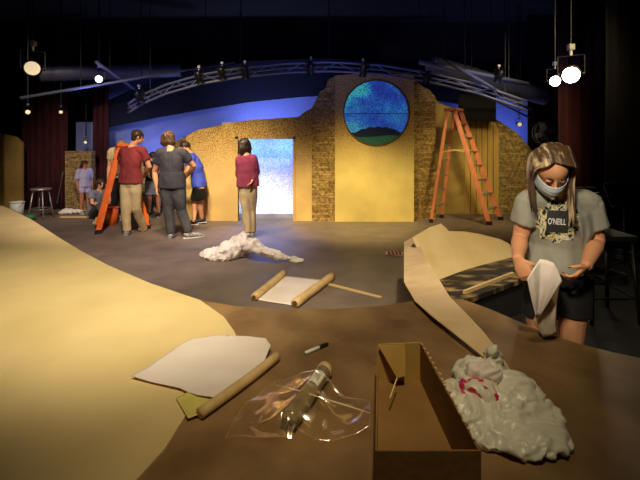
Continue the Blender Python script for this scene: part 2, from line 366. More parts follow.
# stone-look strips and tower
b = bmesh.new(); prism(b, [W(x, y, D) - Vector((0, .05, 0)) for x, y in [(312, 108), (316, 100), (320, 92), (326, 88), (328, 80), (335, 77), (335, yb), (312, yb)]], (0, .1, 0))
tag(obj('stone_flat', b, M['stone2']), 'stacked stone strip left of the tall tower with the round window', 'set flat')
tower = thing('tower_flat', (W(375, 0, D).x, D-.08, 0), 'tall plain ochre tower flat holding the round night-sky window', 'set flat')
cw = Vector((W(376, 0, D).x, D-.08, W(0, 113, D).z)); R = 32.5/F*D
circ = [cw + Vector((math.cos(t)*R, 0, math.sin(t)*R)) for t in [2*math.pi*k/64 for k in range(64)]]
b = bmesh.new()
xa, xb, zt = W(335, 0, D-.08).x, W(414, 0, D-.08).x, W(0, 74, D-.08).z
outer = [Vector((xa, D-.08, 0)), Vector((xb, D-.08, 0)), Vector((xb, D-.08, zt-.02)), Vector((xb-.5, D-.08, zt)), Vector((xa+.5, D-.08, zt+.01)), Vector((xa, D-.08, zt-.03))]
ring_panel(b, outer, circ, (0, .14, 0)); obj('tower_face', b, M['tower'], tower)
b = bmesh.new()
for i in range(64):
    pass
rr = [[b.verts.new(cw+Vector((math.cos(2*math.pi*i/64)*r_, y_, math.sin(2*math.pi*i/64)*r_))) for i in range(64)] for r_, y_ in ((R-.012, -.012), (R+.012, -.012), (R+.012, .06), (R-.012, .06))]
for a_, c_ in zip(rr, rr[1:]+rr[:1]):
    for i in range(64): b.faces.new((a_[i], a_[(i+1) % 64], c_[(i+1) % 64], c_[i]))
obj('window_ring', b, M['groove'], tower)
# round picture: starry teal and blue sky, with an added glow
ms = bpy.data.materials.new('glowing night sky'); ms.use_nodes = True; nt = ms.node_tree; N = nt.nodes.new; L = nt.links.new; pb = nt.nodes['Principled BSDF']
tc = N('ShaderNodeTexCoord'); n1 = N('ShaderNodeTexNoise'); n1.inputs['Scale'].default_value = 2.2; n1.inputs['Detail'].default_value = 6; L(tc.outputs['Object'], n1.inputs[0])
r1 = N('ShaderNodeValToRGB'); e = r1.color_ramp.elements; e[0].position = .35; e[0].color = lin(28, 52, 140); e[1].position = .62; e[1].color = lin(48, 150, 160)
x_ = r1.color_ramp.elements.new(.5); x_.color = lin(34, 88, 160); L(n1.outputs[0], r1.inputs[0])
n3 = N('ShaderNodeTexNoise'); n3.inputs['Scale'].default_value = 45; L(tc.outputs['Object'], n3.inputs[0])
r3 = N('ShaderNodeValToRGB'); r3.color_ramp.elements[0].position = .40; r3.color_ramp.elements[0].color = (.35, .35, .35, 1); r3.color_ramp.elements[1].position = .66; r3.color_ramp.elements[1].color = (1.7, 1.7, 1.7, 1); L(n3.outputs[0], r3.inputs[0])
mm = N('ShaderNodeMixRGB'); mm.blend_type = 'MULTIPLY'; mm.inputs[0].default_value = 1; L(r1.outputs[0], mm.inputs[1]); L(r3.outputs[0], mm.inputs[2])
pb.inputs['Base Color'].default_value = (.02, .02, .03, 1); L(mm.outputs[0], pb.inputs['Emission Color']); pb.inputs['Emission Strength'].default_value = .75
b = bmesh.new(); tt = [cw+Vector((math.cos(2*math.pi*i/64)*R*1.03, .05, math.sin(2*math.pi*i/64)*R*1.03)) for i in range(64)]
prism(b, tt, (0, .02, 0)); sky = obj('night_sky_disc', b, ms, tower)
def chordclip(f, name, m, dy, em):
    b = bmesh.new(); n = 40; up = []; dn = []
    for i in range(n+1):
        x = -R*.985 + 2*R*.985*i/n; lo = -math.sqrt(max(R*R-x*x, 0)); hi = f(x/R)*R
        hi = max(hi, lo); up.append(Vector((x, dy, hi))); dn.append(Vector((x, dy, lo)))
    for i in range(n):
        q = [up[i], up[i+1], dn[i+1], dn[i]]
        if (q[0]-q[3]).length < 1e-4 and (q[1]-q[2]).length < 1e-4: continue
        b.faces.new([b.verts.new(cw+p) for p in q])
    bmesh.ops.remove_doubles(b, verts=b.verts[:], dist=1e-4)
    r_ = bmesh.ops.extrude_face_region(b, geom=b.faces[:])
    for v in [g for g in r_['geom'] if isinstance(g, bmesh.types.BMVert)]: v.co.y += .008
    return obj(name, b, m, tower)
chordclip(lambda u: -.60+.17*max(0, math.cos((u-.05)*2.4))**.6*(1+.1*math.sin(u*25)), 'dark_hill', mat('painted dark hill', (14, 24, 40), .9, emit=.3), .035, 0)  # hill and field get a faint added glow too
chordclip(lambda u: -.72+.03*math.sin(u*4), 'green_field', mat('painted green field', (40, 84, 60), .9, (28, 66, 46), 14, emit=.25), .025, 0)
b = bmesh.new(); tube(b, cw+Vector((-R, -.0, -.02)), cw+Vector((R, -.0, -.02)), .006); obj('crossbar', b, M['black'], tower)
# right wall: stone flats, beige section, plank door with round top
D2 = 8.75; yb2 = 145+H*F/D2
b = bmesh.new(); prism(b, [W(x, y, 8.1) for x, y in [(413, 79), (418, 82), (422, 86), (430, 90), (436, 98), (436, 145+600/8.1), (413, 145+600/8.1)]], (0, .08, 0))
tag(obj('stone_flat', b, M['stone2']), 'stacked stone strip right of the tall tower with the round window', 'set flat')
sw = thing('stone_wall_flat', (W(480, 0, D2).x, D2, 0), 'long stone-painted wall flat behind the right ladder with an arched plank door', 'set flat')
flat('stone_face', [(430, 92), (437, 101), (445, 105), (457, 109), (466, 113), (476, 116), (490, 118), (500, 121), (508, 127), (518, 133), (524, 141), (532, 150), (532, yb2), (430, yb2)], D2, M['stone'], .06, parent=sw)
flat('plain_section', [(432, 97), (437, 102), (445, 106), (457, 110), (464, 113), (464, yb2), (432, yb2)], D2, M['beige'], .03, parent=sw, front=.03)
arch = [(464, yb2), (464, 128)] + [(481-17*math.cos(t), 133-15*math.sin(t)) for t in [math.pi*k/16 for k in range(1, 16)]] + [(498, 128), (498, yb2)]
pd = flat('plank_door', arch, D2, M['plank'], .04, parent=sw, front=.045)
b = bmesh.new()
for k in range(1, 6):
    x = 464+34*k/6; yt = 133-15*math.sqrt(1-((x-481)/17)**2)+2
    xx = W(x, 0, D2).x; box(b, xx-.006, xx+.006, D2-.052, D2-.044, .02, W(0, yt, D2).z)
obj('board_groove', b, M['groove'], pd)
b = bmesh.new(); prism(b, [W(x, y, 8.9) for x, y in [(105, 185), (118, 172), (135, 162), (150, 159), (160, 153), (168, 148), (176, 141), (190, 134), (190, 212.5), (105, 212.5)]], (0, .08, 0))
tag(obj('stone_flat', b, M['stone']), 'low stone-painted flat behind the people at the orange stepladder', 'set flat')
pil = thing('stone_pillar', (W(78, 0, 9.1).x, 9.1, 0), 'free-standing stone-painted pillar at left with the child leaning on it', 'set flat')
b = bmesh.new(); box(b, W(65, 0, 9.1).x, W(91, 0, 9.1).x, 9.1, 9.28, 0, W(0, 151, 9.1).z); bevel(b, .01); obj('stone_casing', b, M['stone'], pil)
# far-left plain tan flat
flat('plain_flat', [(-14, 132), (4, 134), (16, 137), (22, 143), (22, 212.3), (-14, 212.3)], 8.9, M['beige'], .06, 'plain tan flat standing at the far left edge of the stage')
# things painted/leaning between the ladders: plank shelves on the hill flat
b = bmesh.new(); x0 = W(298, 0, D).x
for k, z in enumerate((1.5, 1.2, .9)): pass
b.free()

# ---------------------------------------------------------------- overhead rig
arc = [(128, 104), (142, 95), (165, 85), (200, 75), (240, 68), (285, 63.5), (330, 62), (380, 65), (430, 73), (480, 85), (526, 101)]
def lerpc(c, t):
    x = t*(len(c)-1); i = min(int(x), len(c)-2); f = x-i
    return (c[i][0]*(1-f)+c[i+1][0]*f, c[i][1]*(1-f)+c[i+1][1]*f)
DT = 7.2
truss = thing('lighting_truss', W(330, 66, DT), 'long curved lighting truss above the stage picked out in blue light', 'truss')
for dy in (0, 9):
    b = bmesh.new(); n = 44; loft(b, [W(x, y+dy, DT) for x, y in (lerpc(arc, k/n) for k in range(n+1))], [.022]*(n+1), Vector((0, 1, 0)), 8)
    obj('chord', b, M['pipe'], truss, True)
b = bmesh.new(); loft(b, [W(x, y+4.5, DT+.25) for x, y in (lerpc(arc, k/44) for k in range(45))], [.02]*45, Vector((0, 1, 0)), 8); obj('chord', b, M['pipe'], truss, True)
for k in range(26):
    a_ = lerpc(arc, k/26); c_ = lerpc(arc, (k+1)/26); up = k % 2
    b = bmesh.new(); tube(b, W(a_[0], a_[1]+(9 if up else 0), DT), W(c_[0], c_[1]+(0 if up else 9), DT), .009, 6); obj('brace', b, M['pipe'], truss)
for px in (150, 240, 330, 420, 505):
    q_ = min(range(200), key=lambda i: abs(lerpc(arc, i/199)[0]-px)); e_ = W(*lerpc(arc, q_/199), DT); b = bmesh.new(); tube(b, e_, Vector((e_.x, e_.y, ZC)), .01); obj('suspension_cable', b, M['black'], truss)
# straight pipes and ducts on the ceiling
pipes = [((20, 98, 5.6), (235, 62, 8.8), .022, 'long straight rig pipe rising from the far left'), 
         ((96, 62, 6.2), (150, 100, 8.6), .025, 'short rig pipe sloping over the left lamps'), ((420, 62, 6.4), (528, 84, 7.4), .04, 'upper right rig pipe under the dark duct'),
         ((440, 58, 6.0), (535, 112, 8.4), .03, 'rig pipe descending towards the black masking curtain'), ((455, 80, 7.5), (530, 118, 8.6), .02, 'thin rig pipe below the duct at right')]
for a_, c_, r, lb in pipes:
    b = bmesh.new(); tube(b, W(*a_), W(*c_), r, 10); rp = tag(obj('rig_pipe', b, M['pipe'], smooth=True), lb, 'pipe', 'straight rig pipes under the ceiling')
    for f_ in (.2, .8): q_ = W(*a_).lerp(W(*c_), f_); b = bmesh.new(); tube(b, q_, Vector((q_.x, q_.y, ZC)), .008); obj('suspension_cable', b, M['black'], rp)
for (a_, c_, r, lb) in (((430, 64, 7.8), (545, 97, 8.6), .17, 'fat grey ventilation duct under the ceiling at right'), ((40, 74, 8.0), (180, 70, 9.2), .15, 'fat ventilation duct under the ceiling at left')):
    A, C_ = W(*a_), W(*c_); n = 14; b = bmesh.new(); pp = []; rd = []
    for k in range(n*3+1): pp.append(A.lerp(C_, k/(n*3))); rd.append(r*(1.06 if k % 3 == 0 else 1))
    loft(b, pp, rd, Vector((0, 1, 0)), 18); tag(obj('duct', b, M['pipe'], smooth=True), lb, 'duct')
def fixture(px, py, d, tgt, label, lens='lensoff', s=1., group=None, hang=True):
    c = W(px, py, d); t = thing('stage_light', c, label, 'stage light', group)
    dr = (Vector(tgt)-c).normalized()
    b = bmesh.new(); loft(b, [c-dr*.16*s, c-dr*.12*s, c-dr*.02*s, c+dr*.03*s, c+dr*.11*s, c+dr*.115*s], [.03*s, .07*s, .075*s, .06*s, .075*s, .085*s], Vector((0, 0, 1)), 18); obj('lamp_body', b, M['blackmetal'], t, True)
    b = bmesh.new(); loft(b, [c+dr*.112*s, c+dr*.118*s], [.066*s]*2, Vector((0, 0, 1)), 20); obj('lens', b, M[lens], t)
    sd = dr.cross(Vector((0, 0, 1))).normalized()*.1*s; u = Vector((0, 0, .17*s))
    b = bmesh.new()
    for a_, c_ in ((c-sd, c-sd+u), (c+sd, c+sd+u), (c-sd+u, c+sd+u)): bar(b, a_, c_, .02*s, .008*s, dr)
    tube(b, c-sd*.8, c-sd, .02*s); tube(b, c+sd*.8, c+sd, .02*s); obj('yoke', b, M['blackmetal'], t)
    if hang: b = bmesh.new(); tube(b, c+u, Vector((c.x, c.y, ZC)), .012); obj('drop_pipe', b, M['blackmetal'], t)
    else: b = bmesh.new(); box(b, c.x-.02, c.x+.02, c.y, 7.22, c.z+.05, c.z+.09); obj('mounting_arm', b, M['blackmetal'], t)
    b = bmesh.new(); tube(b, c+u, c+u+Vector((0, 0, .05*s)), .012*s); box(b, c.x-.025*s, c.x+.025*s, c.y-.02*s, c.y+.02*s, c.z+u.z+.05*s, c.z+u.z+.1*s); obj('clamp', b, M['alu'], t)
    return t, c, dr
for px, py, lb in ((139, 94, 'stage light at the left end of the curved truss'), (199, 75, 'leftmost of three black lights in a row on the curved truss'), (222, 71, 'middle of three black lights in a row on the curved truss'), (245, 70, 'rightmost of three black lights in a row on the curved truss'),
                   (311, 66, 'black stage light on the truss at the left of the tower'), (363, 68, 'black stage light on the truss directly above the tower'), (427, 76, 'black stage light on the truss between tower and ladder'), (499, 74, 'black stage light on the truss above the arched door')):
    fixture(px, py+3, 7.0, (W(px, 0, 8).x*.8, 8.6, .6), lb, s=.8, hang=False, group='black stage lights on the curved truss')
T, c, dr = fixture(571, 75, 6.0, (-.2, -.4, 1.4), 'large glaring warm stage light at upper right', 'lens', 1.7)
l = spot('glaring_lamp_beam', c+dr*.2, (.7, 2.0, .8), (1, .82, .55), 10, 50, 1, .08)
T, c, dr = fixture(555, 81, 6.2, (.1, 0, 1.4), 'small bright stage light beside the glaring one', 'lens', 1.1)
spot('small_lamp_beam', c+dr*.2, (1, 2, .8), (1, .85, .65), 10, 50, .8, .06)
fixture(99, 79, 6.5, (-.3, .2, 1.4), 'lit stage light high at left near the centre pipes', 'lensmid', .8)
fixture(33, 68, 5.6, (-.6, .3, 1.4), 'dim glowing stage light in the top left corner', 'lensdim', 1.4)
fixture(28, 112, 7.0, (-.4, 0, 1.4), 'small dim light low at far left above the tan flat', 'lensdim', .55)
fixture(61, 112, 8.2, (-.4, 0, 1.4), 'small dim light above the left red curtain', 'lensdim', .5)
fixture(519, 124, 9.0, (3, 4, 1.0), 'small blue-lit fixture hanging right of the black panel', 'lensdim', .7)
fixture(86, 142, 9.2, (-4, 5, 1), 'small fixture hanging in the blue strip above the stone pillar', 'lensdim', .5)

# ---------------------------------------------------------------- stepladders
def ladder(fn, ff, rn, rf, top, topw, m, label, nst):
    t = thing('stepladder', ((fn+rn)/2*Vector((1, 1, 0))) if False else Vector(((fn.x+rn.x)/2, (fn.y+rn.y)/2, 0)), label, 'ladder', 'orange stepladders on the stage')
    wv = (ff-fn).normalized(); spl = (rn-fn).normalized()
    tn = top-wv*topw/2; tf = top+wv*topw/2
    tips = {'fn': tn-spl*.06, 'ff': tf-spl*.06, 'rn': tn+spl*.06, 'rf': tf+spl*.06}
    for k, base in (('fn', fn), ('ff', ff), ('rn', rn), ('rf', rf)):
        b = bmesh.new(); wd = .085 if k[0] == 'f' else .055
        bar(b, base+Vector((0, 0, .03)), tips[k], wd, .03, spl); rl = obj('rail', b, m, t)
        b = bmesh.new(); bar(b, base+Vector((0, 0, 0)), base+Vector((0, 0, .07)), wd+.02, .045, spl); bevel(b, .004); obj('rubber_foot', b, M['black'], rl)
    for k in range(nst):
        f = (k+1)/(nst+1); b = bmesh.new(); a_ = fn.lerp(tips['fn'], f); c_ = ff.lerp(tips['ff'], f)
        bar(b, a_, c_, .085, .022, spl); plab(obj('step', b, M['alu'], t), 'grey metal step')
    for k in range(nst-1):
        f = (k+1)/(nst+.3); b = bmesh.new(); bar(b, rn.lerp(tips['rn'], f), rf.lerp(tips['rf'], f), .03, .02, spl); obj('rear_brace', b, M['alu'], t)
    b = bmesh.new(); bar(b, tn-wv*.05, tf+wv*.05, .24, .05, spl); bevel(b, .008); obj('top_cap', b, m, t)
    for p, q in (('fn', 'rn'), ('ff', 'rf')):
        bs = {'fn': fn, 'rn': rn, 'ff': ff, 'rf': rf}
        a_ = bs[p].lerp(tips[p], .62); c_ = bs[q].lerp(tips[q], .62); mid = (a_+c_)/2+Vector((0, 0, .045))
        b = bmesh.new(); bar(b, a_, mid, .022, .008, Vector((0, 0, 1))); bar(b, mid, c_, .022, .008, Vector((0, 0, 1))); obj('spreader', b, M['wood'] if m is M['orange2'] else M['alu'], t)
    return t
fn = G(98, 234); ff = fn+Vector((-.26, .46, 0)); rn = G(148.5, 229); rf = rn+Vector((-.2, .42, 0))
tp = (fn+ff+rn+rf)/4; tp.z = 1.5
ladder(fn, ff, rn, rf, tp, .34, M['orange'], 'bright orange stepladder around which the group at left works', 5)
fn = G(489, 225); ff = fn+Vector((.44, .50, 0)); rn = G(431, 222.5); rf = rn+Vector((.36, .50, 0))
tp = W(454, 110, 7.95)
ladder(fn, ff, rn, rf, tp, .30, M['orange2'], 'tall faded orange stepladder standing before the stone wall at right', 7)
b = bmesh.new(); box(b, W(478, 0, D2).x, W(480, 0, D2).x, 8.6, 8.62, 0, .01); b.free()

# ---------------------------------------------------------------- people
def basis(yaw):
    a = math.radians(yaw); return Vector((math.cos(a), math.sin(a), 0)), Vector((math.sin(a), -math.cos(a), 0))   # side (own left at +x when yaw 0), front
def add_hand(bm, wr, dv, thumb, palm, s=1., curl=.5, spread=.0, fr=.0085):
    dv = dv.normalized(); sd = (thumb - dv*thumb.dot(dv)).normalized(); pn = dv.cross(sd); 
    if pn.dot(palm) < 0: pn = -pn
    k = wr+dv*.085*s
    loft(bm, [wr-dv*.02*s, wr+dv*.015*s, wr+dv*.05*s, k+dv*.006*s], [(.024*s, .018*s), (.030*s, .016*s), (.041*s, .015*s), (.037*s, .011*s)], sd, 14)
    tips = []
    for i, (off, ln) in enumerate(((.030, .072), (.010, .080), (-.010, .074), (-.029, .058))):
        p = k+sd*off*s-dv*.008*s; c_ = curl*(1+.12*i); pts = [p-dv*.02*s, p]; ang = c_*.4
        dd = (dv+sd*spread*off*20).normalized()
        for seg_, fl in enumerate((.45, .31, .24)):
            v = dd*math.cos(ang)+pn*math.sin(ang); p = p+v*ln*fl*s; pts.append(p); ang += c_
        loft(bm, pts, [fr*s*1.05, fr*s*1.05, fr*s, fr*s*.92, fr*s*.7], sd, 8); tips.append((p, v, pn))
    p = wr+dv*.02*s+sd*.024*s; v = (dv*.6+sd*.75+pn*.35).normalized(); p1 = p+v*.038*s; v2 = (dv*.85+sd*.15+pn*.5).normalized()
    p2 = p1+v2*.030*s; p3 = p2+(v2+pn*.2).normalized()*.024*s
    loft(bm, [p, p1, p2, p3], [fr*1.5*s, fr*1.25*s, fr*1.1*s, fr*.75*s], pn, 8); tips.append((p3, v2, pn))
    return tips
def person(px, py, h, yaw, label, skin, top, bottom, hair, pose=None, sleeve=.55, leg=1., shoe='shoe', hairlen=0., hyaw=None, hpitch=0, voxel=.011, seated=False, d=None, zoff=0., mask=False, lids=False, girth=1.):
    pose = pose or {}
    if d is None: d = H*F/(py-YH)
    root = Vector(((px-320)/F*d, d, zoff)); sd, fr = basis(yaw); up = Vector((0, 0, 1))
    t = thing('person', root, label, 'person')
    def P(s_, f_, z_): return root+sd*s_*h+fr*f_*h+up*z_*h
    J = dict(pel=P(0, 0, .53), che=P(0, .0, .70), nec=P(0, 0, .825), hd=P(0, .012, .925),
             sR=P(-.108, 0, .795), sL=P(.108, 0, .795), eR=P(-.135, -.01, .625), eL=P(.135, -.01, .625), wR=P(-.13, .03, .48), wL=P(.13, .03, .48),
             hR=P(-.052, 0, .5), hL=P(.052, 0, .5), kR=P(-.058, .015, .275), kL=P(.058, .015, .275), aR=P(-.062, 0, .045), aL=P(.062, 0, .045))
    for k, v in pose.items():
        if k in J:
            if len(v) == 3: J[k] = W(v[0], v[1], d+v[2]) if not isinstance(v[0], str) else P(float(v[0]), v[1], v[2])
    toe = {}
    for s_ in 'RL':
        tv = fr + sd*(.12 if s_ == 'L' else -.12); toe[s_] = pose.get('t'+s_, None)
        toe[s_] = Vector(toe[s_]).normalized() if toe[s_] is not None else tv.normalized()
    # spine sections
    def spine(u):
        a_, b_, c_ = J['pel'], J['che'], J['nec']
        return a_.lerp(b_, u/.58) if u < .58 else b_.lerp(c_, (u-.58)/.42)
    sh = (J['sL']-J['sR']).normalized()
    g_ = girth
    secs = [(-.20, .062, .052), (-.05, .092*g_, .066*g_), (.08, .090*g_, .064*g_), (.3, .080*g_, .058*g_), (.55, .092, .064), (.78, .092, .058), (.90, .072, .048), (.97, .050, .040), (1.03, .036, .036)]
    def torso(bm, secs, ex=0., lo=-9, hi=9, exf=None):
        pts = []; rd = []
        for u, a_, b_ in secs:
            if lo <= u <= hi:
                e_ = ex if exf is None else exf(u); pts.append(spine(u)); rd.append((a_*h+e_, b_*h+e_))
        loft(bm, pts, rd, sh, 20, power=.9)
    def head(bm):
        c = J['hd']; up_ = (J['hd']-J['nec']).normalized(); hy = yaw if hyaw is None else hyaw
        s_, f_ = basis(hy); pitch = math.radians(hpitch)
        f_ = (f_*math.cos(pitch)-up*math.sin(pitch)); 
        up2 = (-f_.cross(s_)).normalized()
        if up2.z < 0: up2 = -up2
        Mx = Matrix((s_, -f_, up2)).transposed(); k = h/1.75
        ell(bm, c+up2*.018*k-f_*.008*k, (.076*k, .095*k, .092*k), Mx)
        ell(bm, c-up2*.045*k+f_*.022*k, (.056*k, .066*k, .070*k), Mx)
        ell(bm, c-up2*.095*k+f_*.062*k, (.026*k, .022*k, .02*k), Mx, 2)
        loft(bm, [c+up2*.012*k+f_*.085*k, c-up2*.012*k+f_*.102*k, c-up2*.03*k+f_*.108*k, c-up2*.04*k+f_*.088*k], [.007*k, .010*k, .015*k, .010*k], s_, 8)
        for q in (-1, 1): ell(bm, c+s_*q*.078*k-up2*.01*k-f_*.01*k, (.010*k, .019*k, .032*k), Mx, 2)
        return c, s_, f_, up2, Mx, k
    body = bmesh.new(); torso(body, secs)
    for q in 'RL': loft(body, [J['nec'].lerp(J['s'+q], .05)-up*.012*h, J['nec'].lerp(J['s'+q], .55)-up*.006*h, J['s'+q]], [.030*h, .030*h, .034*h], fr, 14)
    nk = J['nec']; loft(body, [nk-(nk-J['che']).normalized()*.05*h, nk+(J['hd']-nk)*.15, nk.lerp(J['hd'], .62)], [.040*h, .034*h, .033*h], sh, 14)
    c, s_, f_, up2, Mx, k = head(body)
    tips = {}
    for q in 'RL':
        S_, E_, Wt = J['s'+q], J['e'+q], J['w'+q]
        ell(body, S_, (.036*h,)*3, None, 2)
        loft(body, [S_, S_.lerp(E_, .5), E_, E_.lerp(Wt, .3), E_.lerp(Wt, .75), Wt], [.032*h, .029*h, .0235*h, .0255*h, .019*h, .0155*h], fr, 14)
        dv = (Wt-E_).normalized(); hv = Vector(pose['h'+q+'d']) if 'h'+q+'d' in pose else dv
        th = Vector(pose['h'+q+'t']) if 'h'+q+'t' in pose else fr
        pn = Vector(pose['h'+q+'p']) if 'h'+q+'p' in pose else (sd if q == 'R' else -sd)
        tips[q] = add_hand(body, Wt, hv, th, pn, h/1.75, pose.get('curl', .5))
        Hp, K_, A_ = J['h'+q], J['k'+q], J['a'+q]
        loft(body, [Hp+up*.02*h if not seated else Hp, Hp.lerp(K_, .25), Hp.lerp(K_, .6), K_, K_.lerp(A_, .3), K_.lerp(A_, .7), A_, A_-(K_-A_).normalized()*.02*h],
             [(.056*h*g_), .054*h*g_, .045*h, .034*h, .034*h, .025*h, .021*h, .023*h], sh, 14)
        tv = toe[q]; sv = tv.cross(up) if abs(tv.z) < .9 else sd
        loft(body, [A_-tv*.03*h-up*.02*h, A_-up*.022*h, A_+tv*.06*h-up*.028*h, A_+tv*.11*h-up*.032*h], [(.018*h, .018*h), (.022*h, .020*h), (.025*h, .014*h), (.018*h, .009*h)], sv, 10)
    bo = remeshed('body', body, M[skin] if isinstance(skin, str) else skin, t, voxel, 3)
    # eyes and eyebrows
    for q in (-1, 1):
        e_ = bmesh.new()
        if lids:
            ell(e_, c+s_*q*.031*k+up2*.010*k+f_*.078*k, (.016*k, .012*k, .010*k), Mx, 2); plab(obj('eyelid', e_, M[skin], t, True), 'lowered eyelid')
            e_ = bmesh.new(); loft(e_, [c+s_*q*(.016+.010*j)*k+up2*(.003-.003*math.sin(j*1.05))*k+f_*(.0905-.0035*j)*k for j in range(4)], [.0012, .002, .002, .001], f_, 6); obj('eyelash', e_, M['hairdark'], t, True)
        else: ell(e_, c+s_*q*.031*k+up2*.012*k+f_*.080*k, (.012*k, .008*k, .0065*k), Mx, 2); obj('eye', e_, M['black'], t, True)
    if mask:
        m_ = bmesh.new(); ell(m_, c-up2*.045*k+f_*.048*k, (.060*k, .062*k, .052*k), Mx, 3); 
        obj('face_mask', m_, M['mask'] if 'mask' in M else M['whitecloth'], t, True)
    # shirt
    if top:
        sb = bmesh.new(); torso(sb, secs, 0, .0 if not pose.get('tuck') else   .05, .98, lambda u: .012+.014*(1-u))
        low_ = spine(.0); loft(sb, [spine(.35), spine(.1), low_-(J['che']-J['pel']).normalized()*pose.get('hem', .035)*h], [(.085*h*g_+.022, .06*h*g_+.022), (.094*h*g_+.024, .066*h*g_+.026), (.096*h*g_+.028, .068*h*g_+.028)], sh, 20, power=.9)
        for q in 'RL':
            S_, E_, Wt = J['s'+q], J['e'+q], J['w'+q]; loft(sb, [J['nec'].lerp(S_, .12)-up*.016*h, J['nec'].lerp(S_, .55)-up*.008*h, S_], [.040*h, .043*h, .043*h], fr, 14); ell(sb, S_, (.041*h,)*3, None, 2)
            if sleeve <= 1: loft(sb, [S_, S_.lerp(E_, sleeve*.5), S_.lerp(E_, sleeve)], [.042*h, .042*h, .043*h], fr, 16)
            else: loft(sb, [S_, S_.lerp(E_, .5), E_, E_.lerp(Wt, .5), E_.lerp(Wt, .92)], [.044*h, .040*h, .035*h, .032*h, .026*h], fr, 16)
        so = remeshed('shirt' if sleeve <= 1 else 'hooded_top', sb, M[top], t, voxel, 3, .014, 9)
    else: so = None
    pb_ = bmesh.new(); torso(pb_, secs, .014, -.21, .12)
    for q in 'RL':
        Hp, K_, A_ = J['h'+q], J['k'+q], J['a'+q]
        pts = [Hp+(up*.02*h if not seated else up*0), Hp.lerp(K_, .3), Hp.lerp(K_, .62)]; rd = [.062*h*g_, .062*h*g_, .054*h*g_]
        if leg >= 1: pts += [K_, K_.lerp(A_, .35), K_.lerp(A_, .75), K_.lerp(A_, .97)]; rd += [.046*h, .044*h, .039*h, .038*h]
        else: pts = [Hp, Hp.lerp(K_, leg*.5), Hp.lerp(K_, leg)]; rd = [.062*h*g_, .064*h*g_, .062*h*g_]
        loft(pb_, pts, rd, sh, 16)
    remeshed('trousers' if leg >= 1 else 'shorts', pb_, M[bottom], t, voxel, 3, .010, 8)
    for q in 'RL':
        A_ = J['a'+q]; tv = toe[q]; sv = tv.cross(up) if abs(tv.z) < .9 else sd; un = -tv.cross(sv)
        if un.z < 0: un = -un
        fb = bmesh.new(); loft(fb, [A_-tv*.042*h-un*.020*h, A_-tv*.015*h-un*.014*h, A_+tv*.04*h-un*.020*h, A_+tv*.10*h-un*.027*h, A_+tv*.128*h-un*.033*h], [(.022*h, .022*h), (.027*h, .028*h), (.030*h, .023*h), (.029*h, .016*h), (.014*h, .008*h)], sv, 12)
        so_ = remeshed('shoe', fb, M[shoe], t, .009, 2)
        sb = bmesh.new(); loft(sb, [A_-tv*.05*h-un*.043*h, A_+tv*.03*h-un*.043*h, A_+tv*.09*h-un*.043*h, A_+tv*.132*h-un*.041*h], [(.022*h, .006*h), (.028*h, .006*h), (.031*h, .006*h), (.012*h, .006*h)], sv, 12)
        o_ = obj('sole', sb, M['sole'] if pose.get('sole') else M['whitecloth'], so_)
    # hair
    hb = bmesh.new(); ell(hb, c+up2*.030*k-f_*.020*k, (.090*k, .104*k, .096*k), Mx)
    if hairlen > 0:
        b0 = c-f_*.045*k+up2*.0*k; loft(hb, [b0+up2*.05*k, b0-up2*.06*k, b0-up2*(.06+hairlen*.5)*k, b0-up2*(.06+hairlen)*k-f_*.01], [(.10*k, .075*k), (.122*k, .070*k), (.118*k, .055*k), (.07*k, .028*k)], s_, 16)
    else: ell(hb, c-f_*.05*k-up2*.03*k, (.068*k, .055*k, .06*k), Mx)
    if hair: remeshed('hair', hb, M[hair], t, .010, 2, .010, 24)
    return dict(root=t, J=J, shirt=so, tips=tips, head=(c, s_, f_, up2, Mx, k), body=bo)
M['mask'] = mat('pale blue surgical mask', (206, 216, 222), .7, (192, 204, 214), 20)
UPV = (0, 0, 1)
# man in maroon T-shirt, seen from behind on the ladder
person(133, 235, 1.72, 180, 'person in maroon T-shirt and khaki trousers seen from behind at the orange stepladder', 'skin', 'maroon', 'khaki', 'hairdark',
       dict(pel=(130.5, 180, 0), che=(131, 162, .02), nec=(132, 147, .05), hd=(138, 137, .07), sL=(124, 151, .05), sR=(142.5, 151, .03), eL=(119, 166, .25), wL=(124, 154, .42), eR=(149.5, 167, .1), wR=(144, 176, .32),
            hL=(126.5, 184, 0), hR=(135, 184, .0), kL=(126, 209, -.02), aL=(127, 231.5, .0), kR=(136, 208, .04), aR=(144, 230, .32), tR=(.25, .6, -.75), sole=1),
       hairlen=0, hyaw=125, hpitch=15)
person(121, 221, 1.73, 0, 'person with fair hair mostly hidden behind the maroon-shirted one at the stepladder', 'skin', 'khaki', 'jeans', 'hairblond',
       dict(hd=(122, 147, -.1)), hairlen=.16, hyaw=40, hpitch=25)
# man in charcoal
person(173, 238, 1.80, 180, 'person in charcoal shirt and dark jeans standing with back turned in the group', 'skin', 'charcoal', 'jeans', 'hairbrown',
       dict(pel=(172, 184, 0), che=(172, 165, 0), nec=(171, 150, 0), hd=(169, 138, .05), sL=(159.5, 153, 0), sR=(183, 153, .02), eL=(154.5, 172, .05), wL=(157, 189, -.0), eR=(194, 166, .12), wR=(187, 176, .3),
            hL=(167.5, 187, 0), hR=(177, 187, 0), kL=(169, 212, 0), aL=(171, 234, .0), kR=(181.5, 210, .03), aR=(189, 233, .0), tL=(-.1, 1, 0), tR=(.9, .55, 0)), hairlen=.08, girth=1.12)
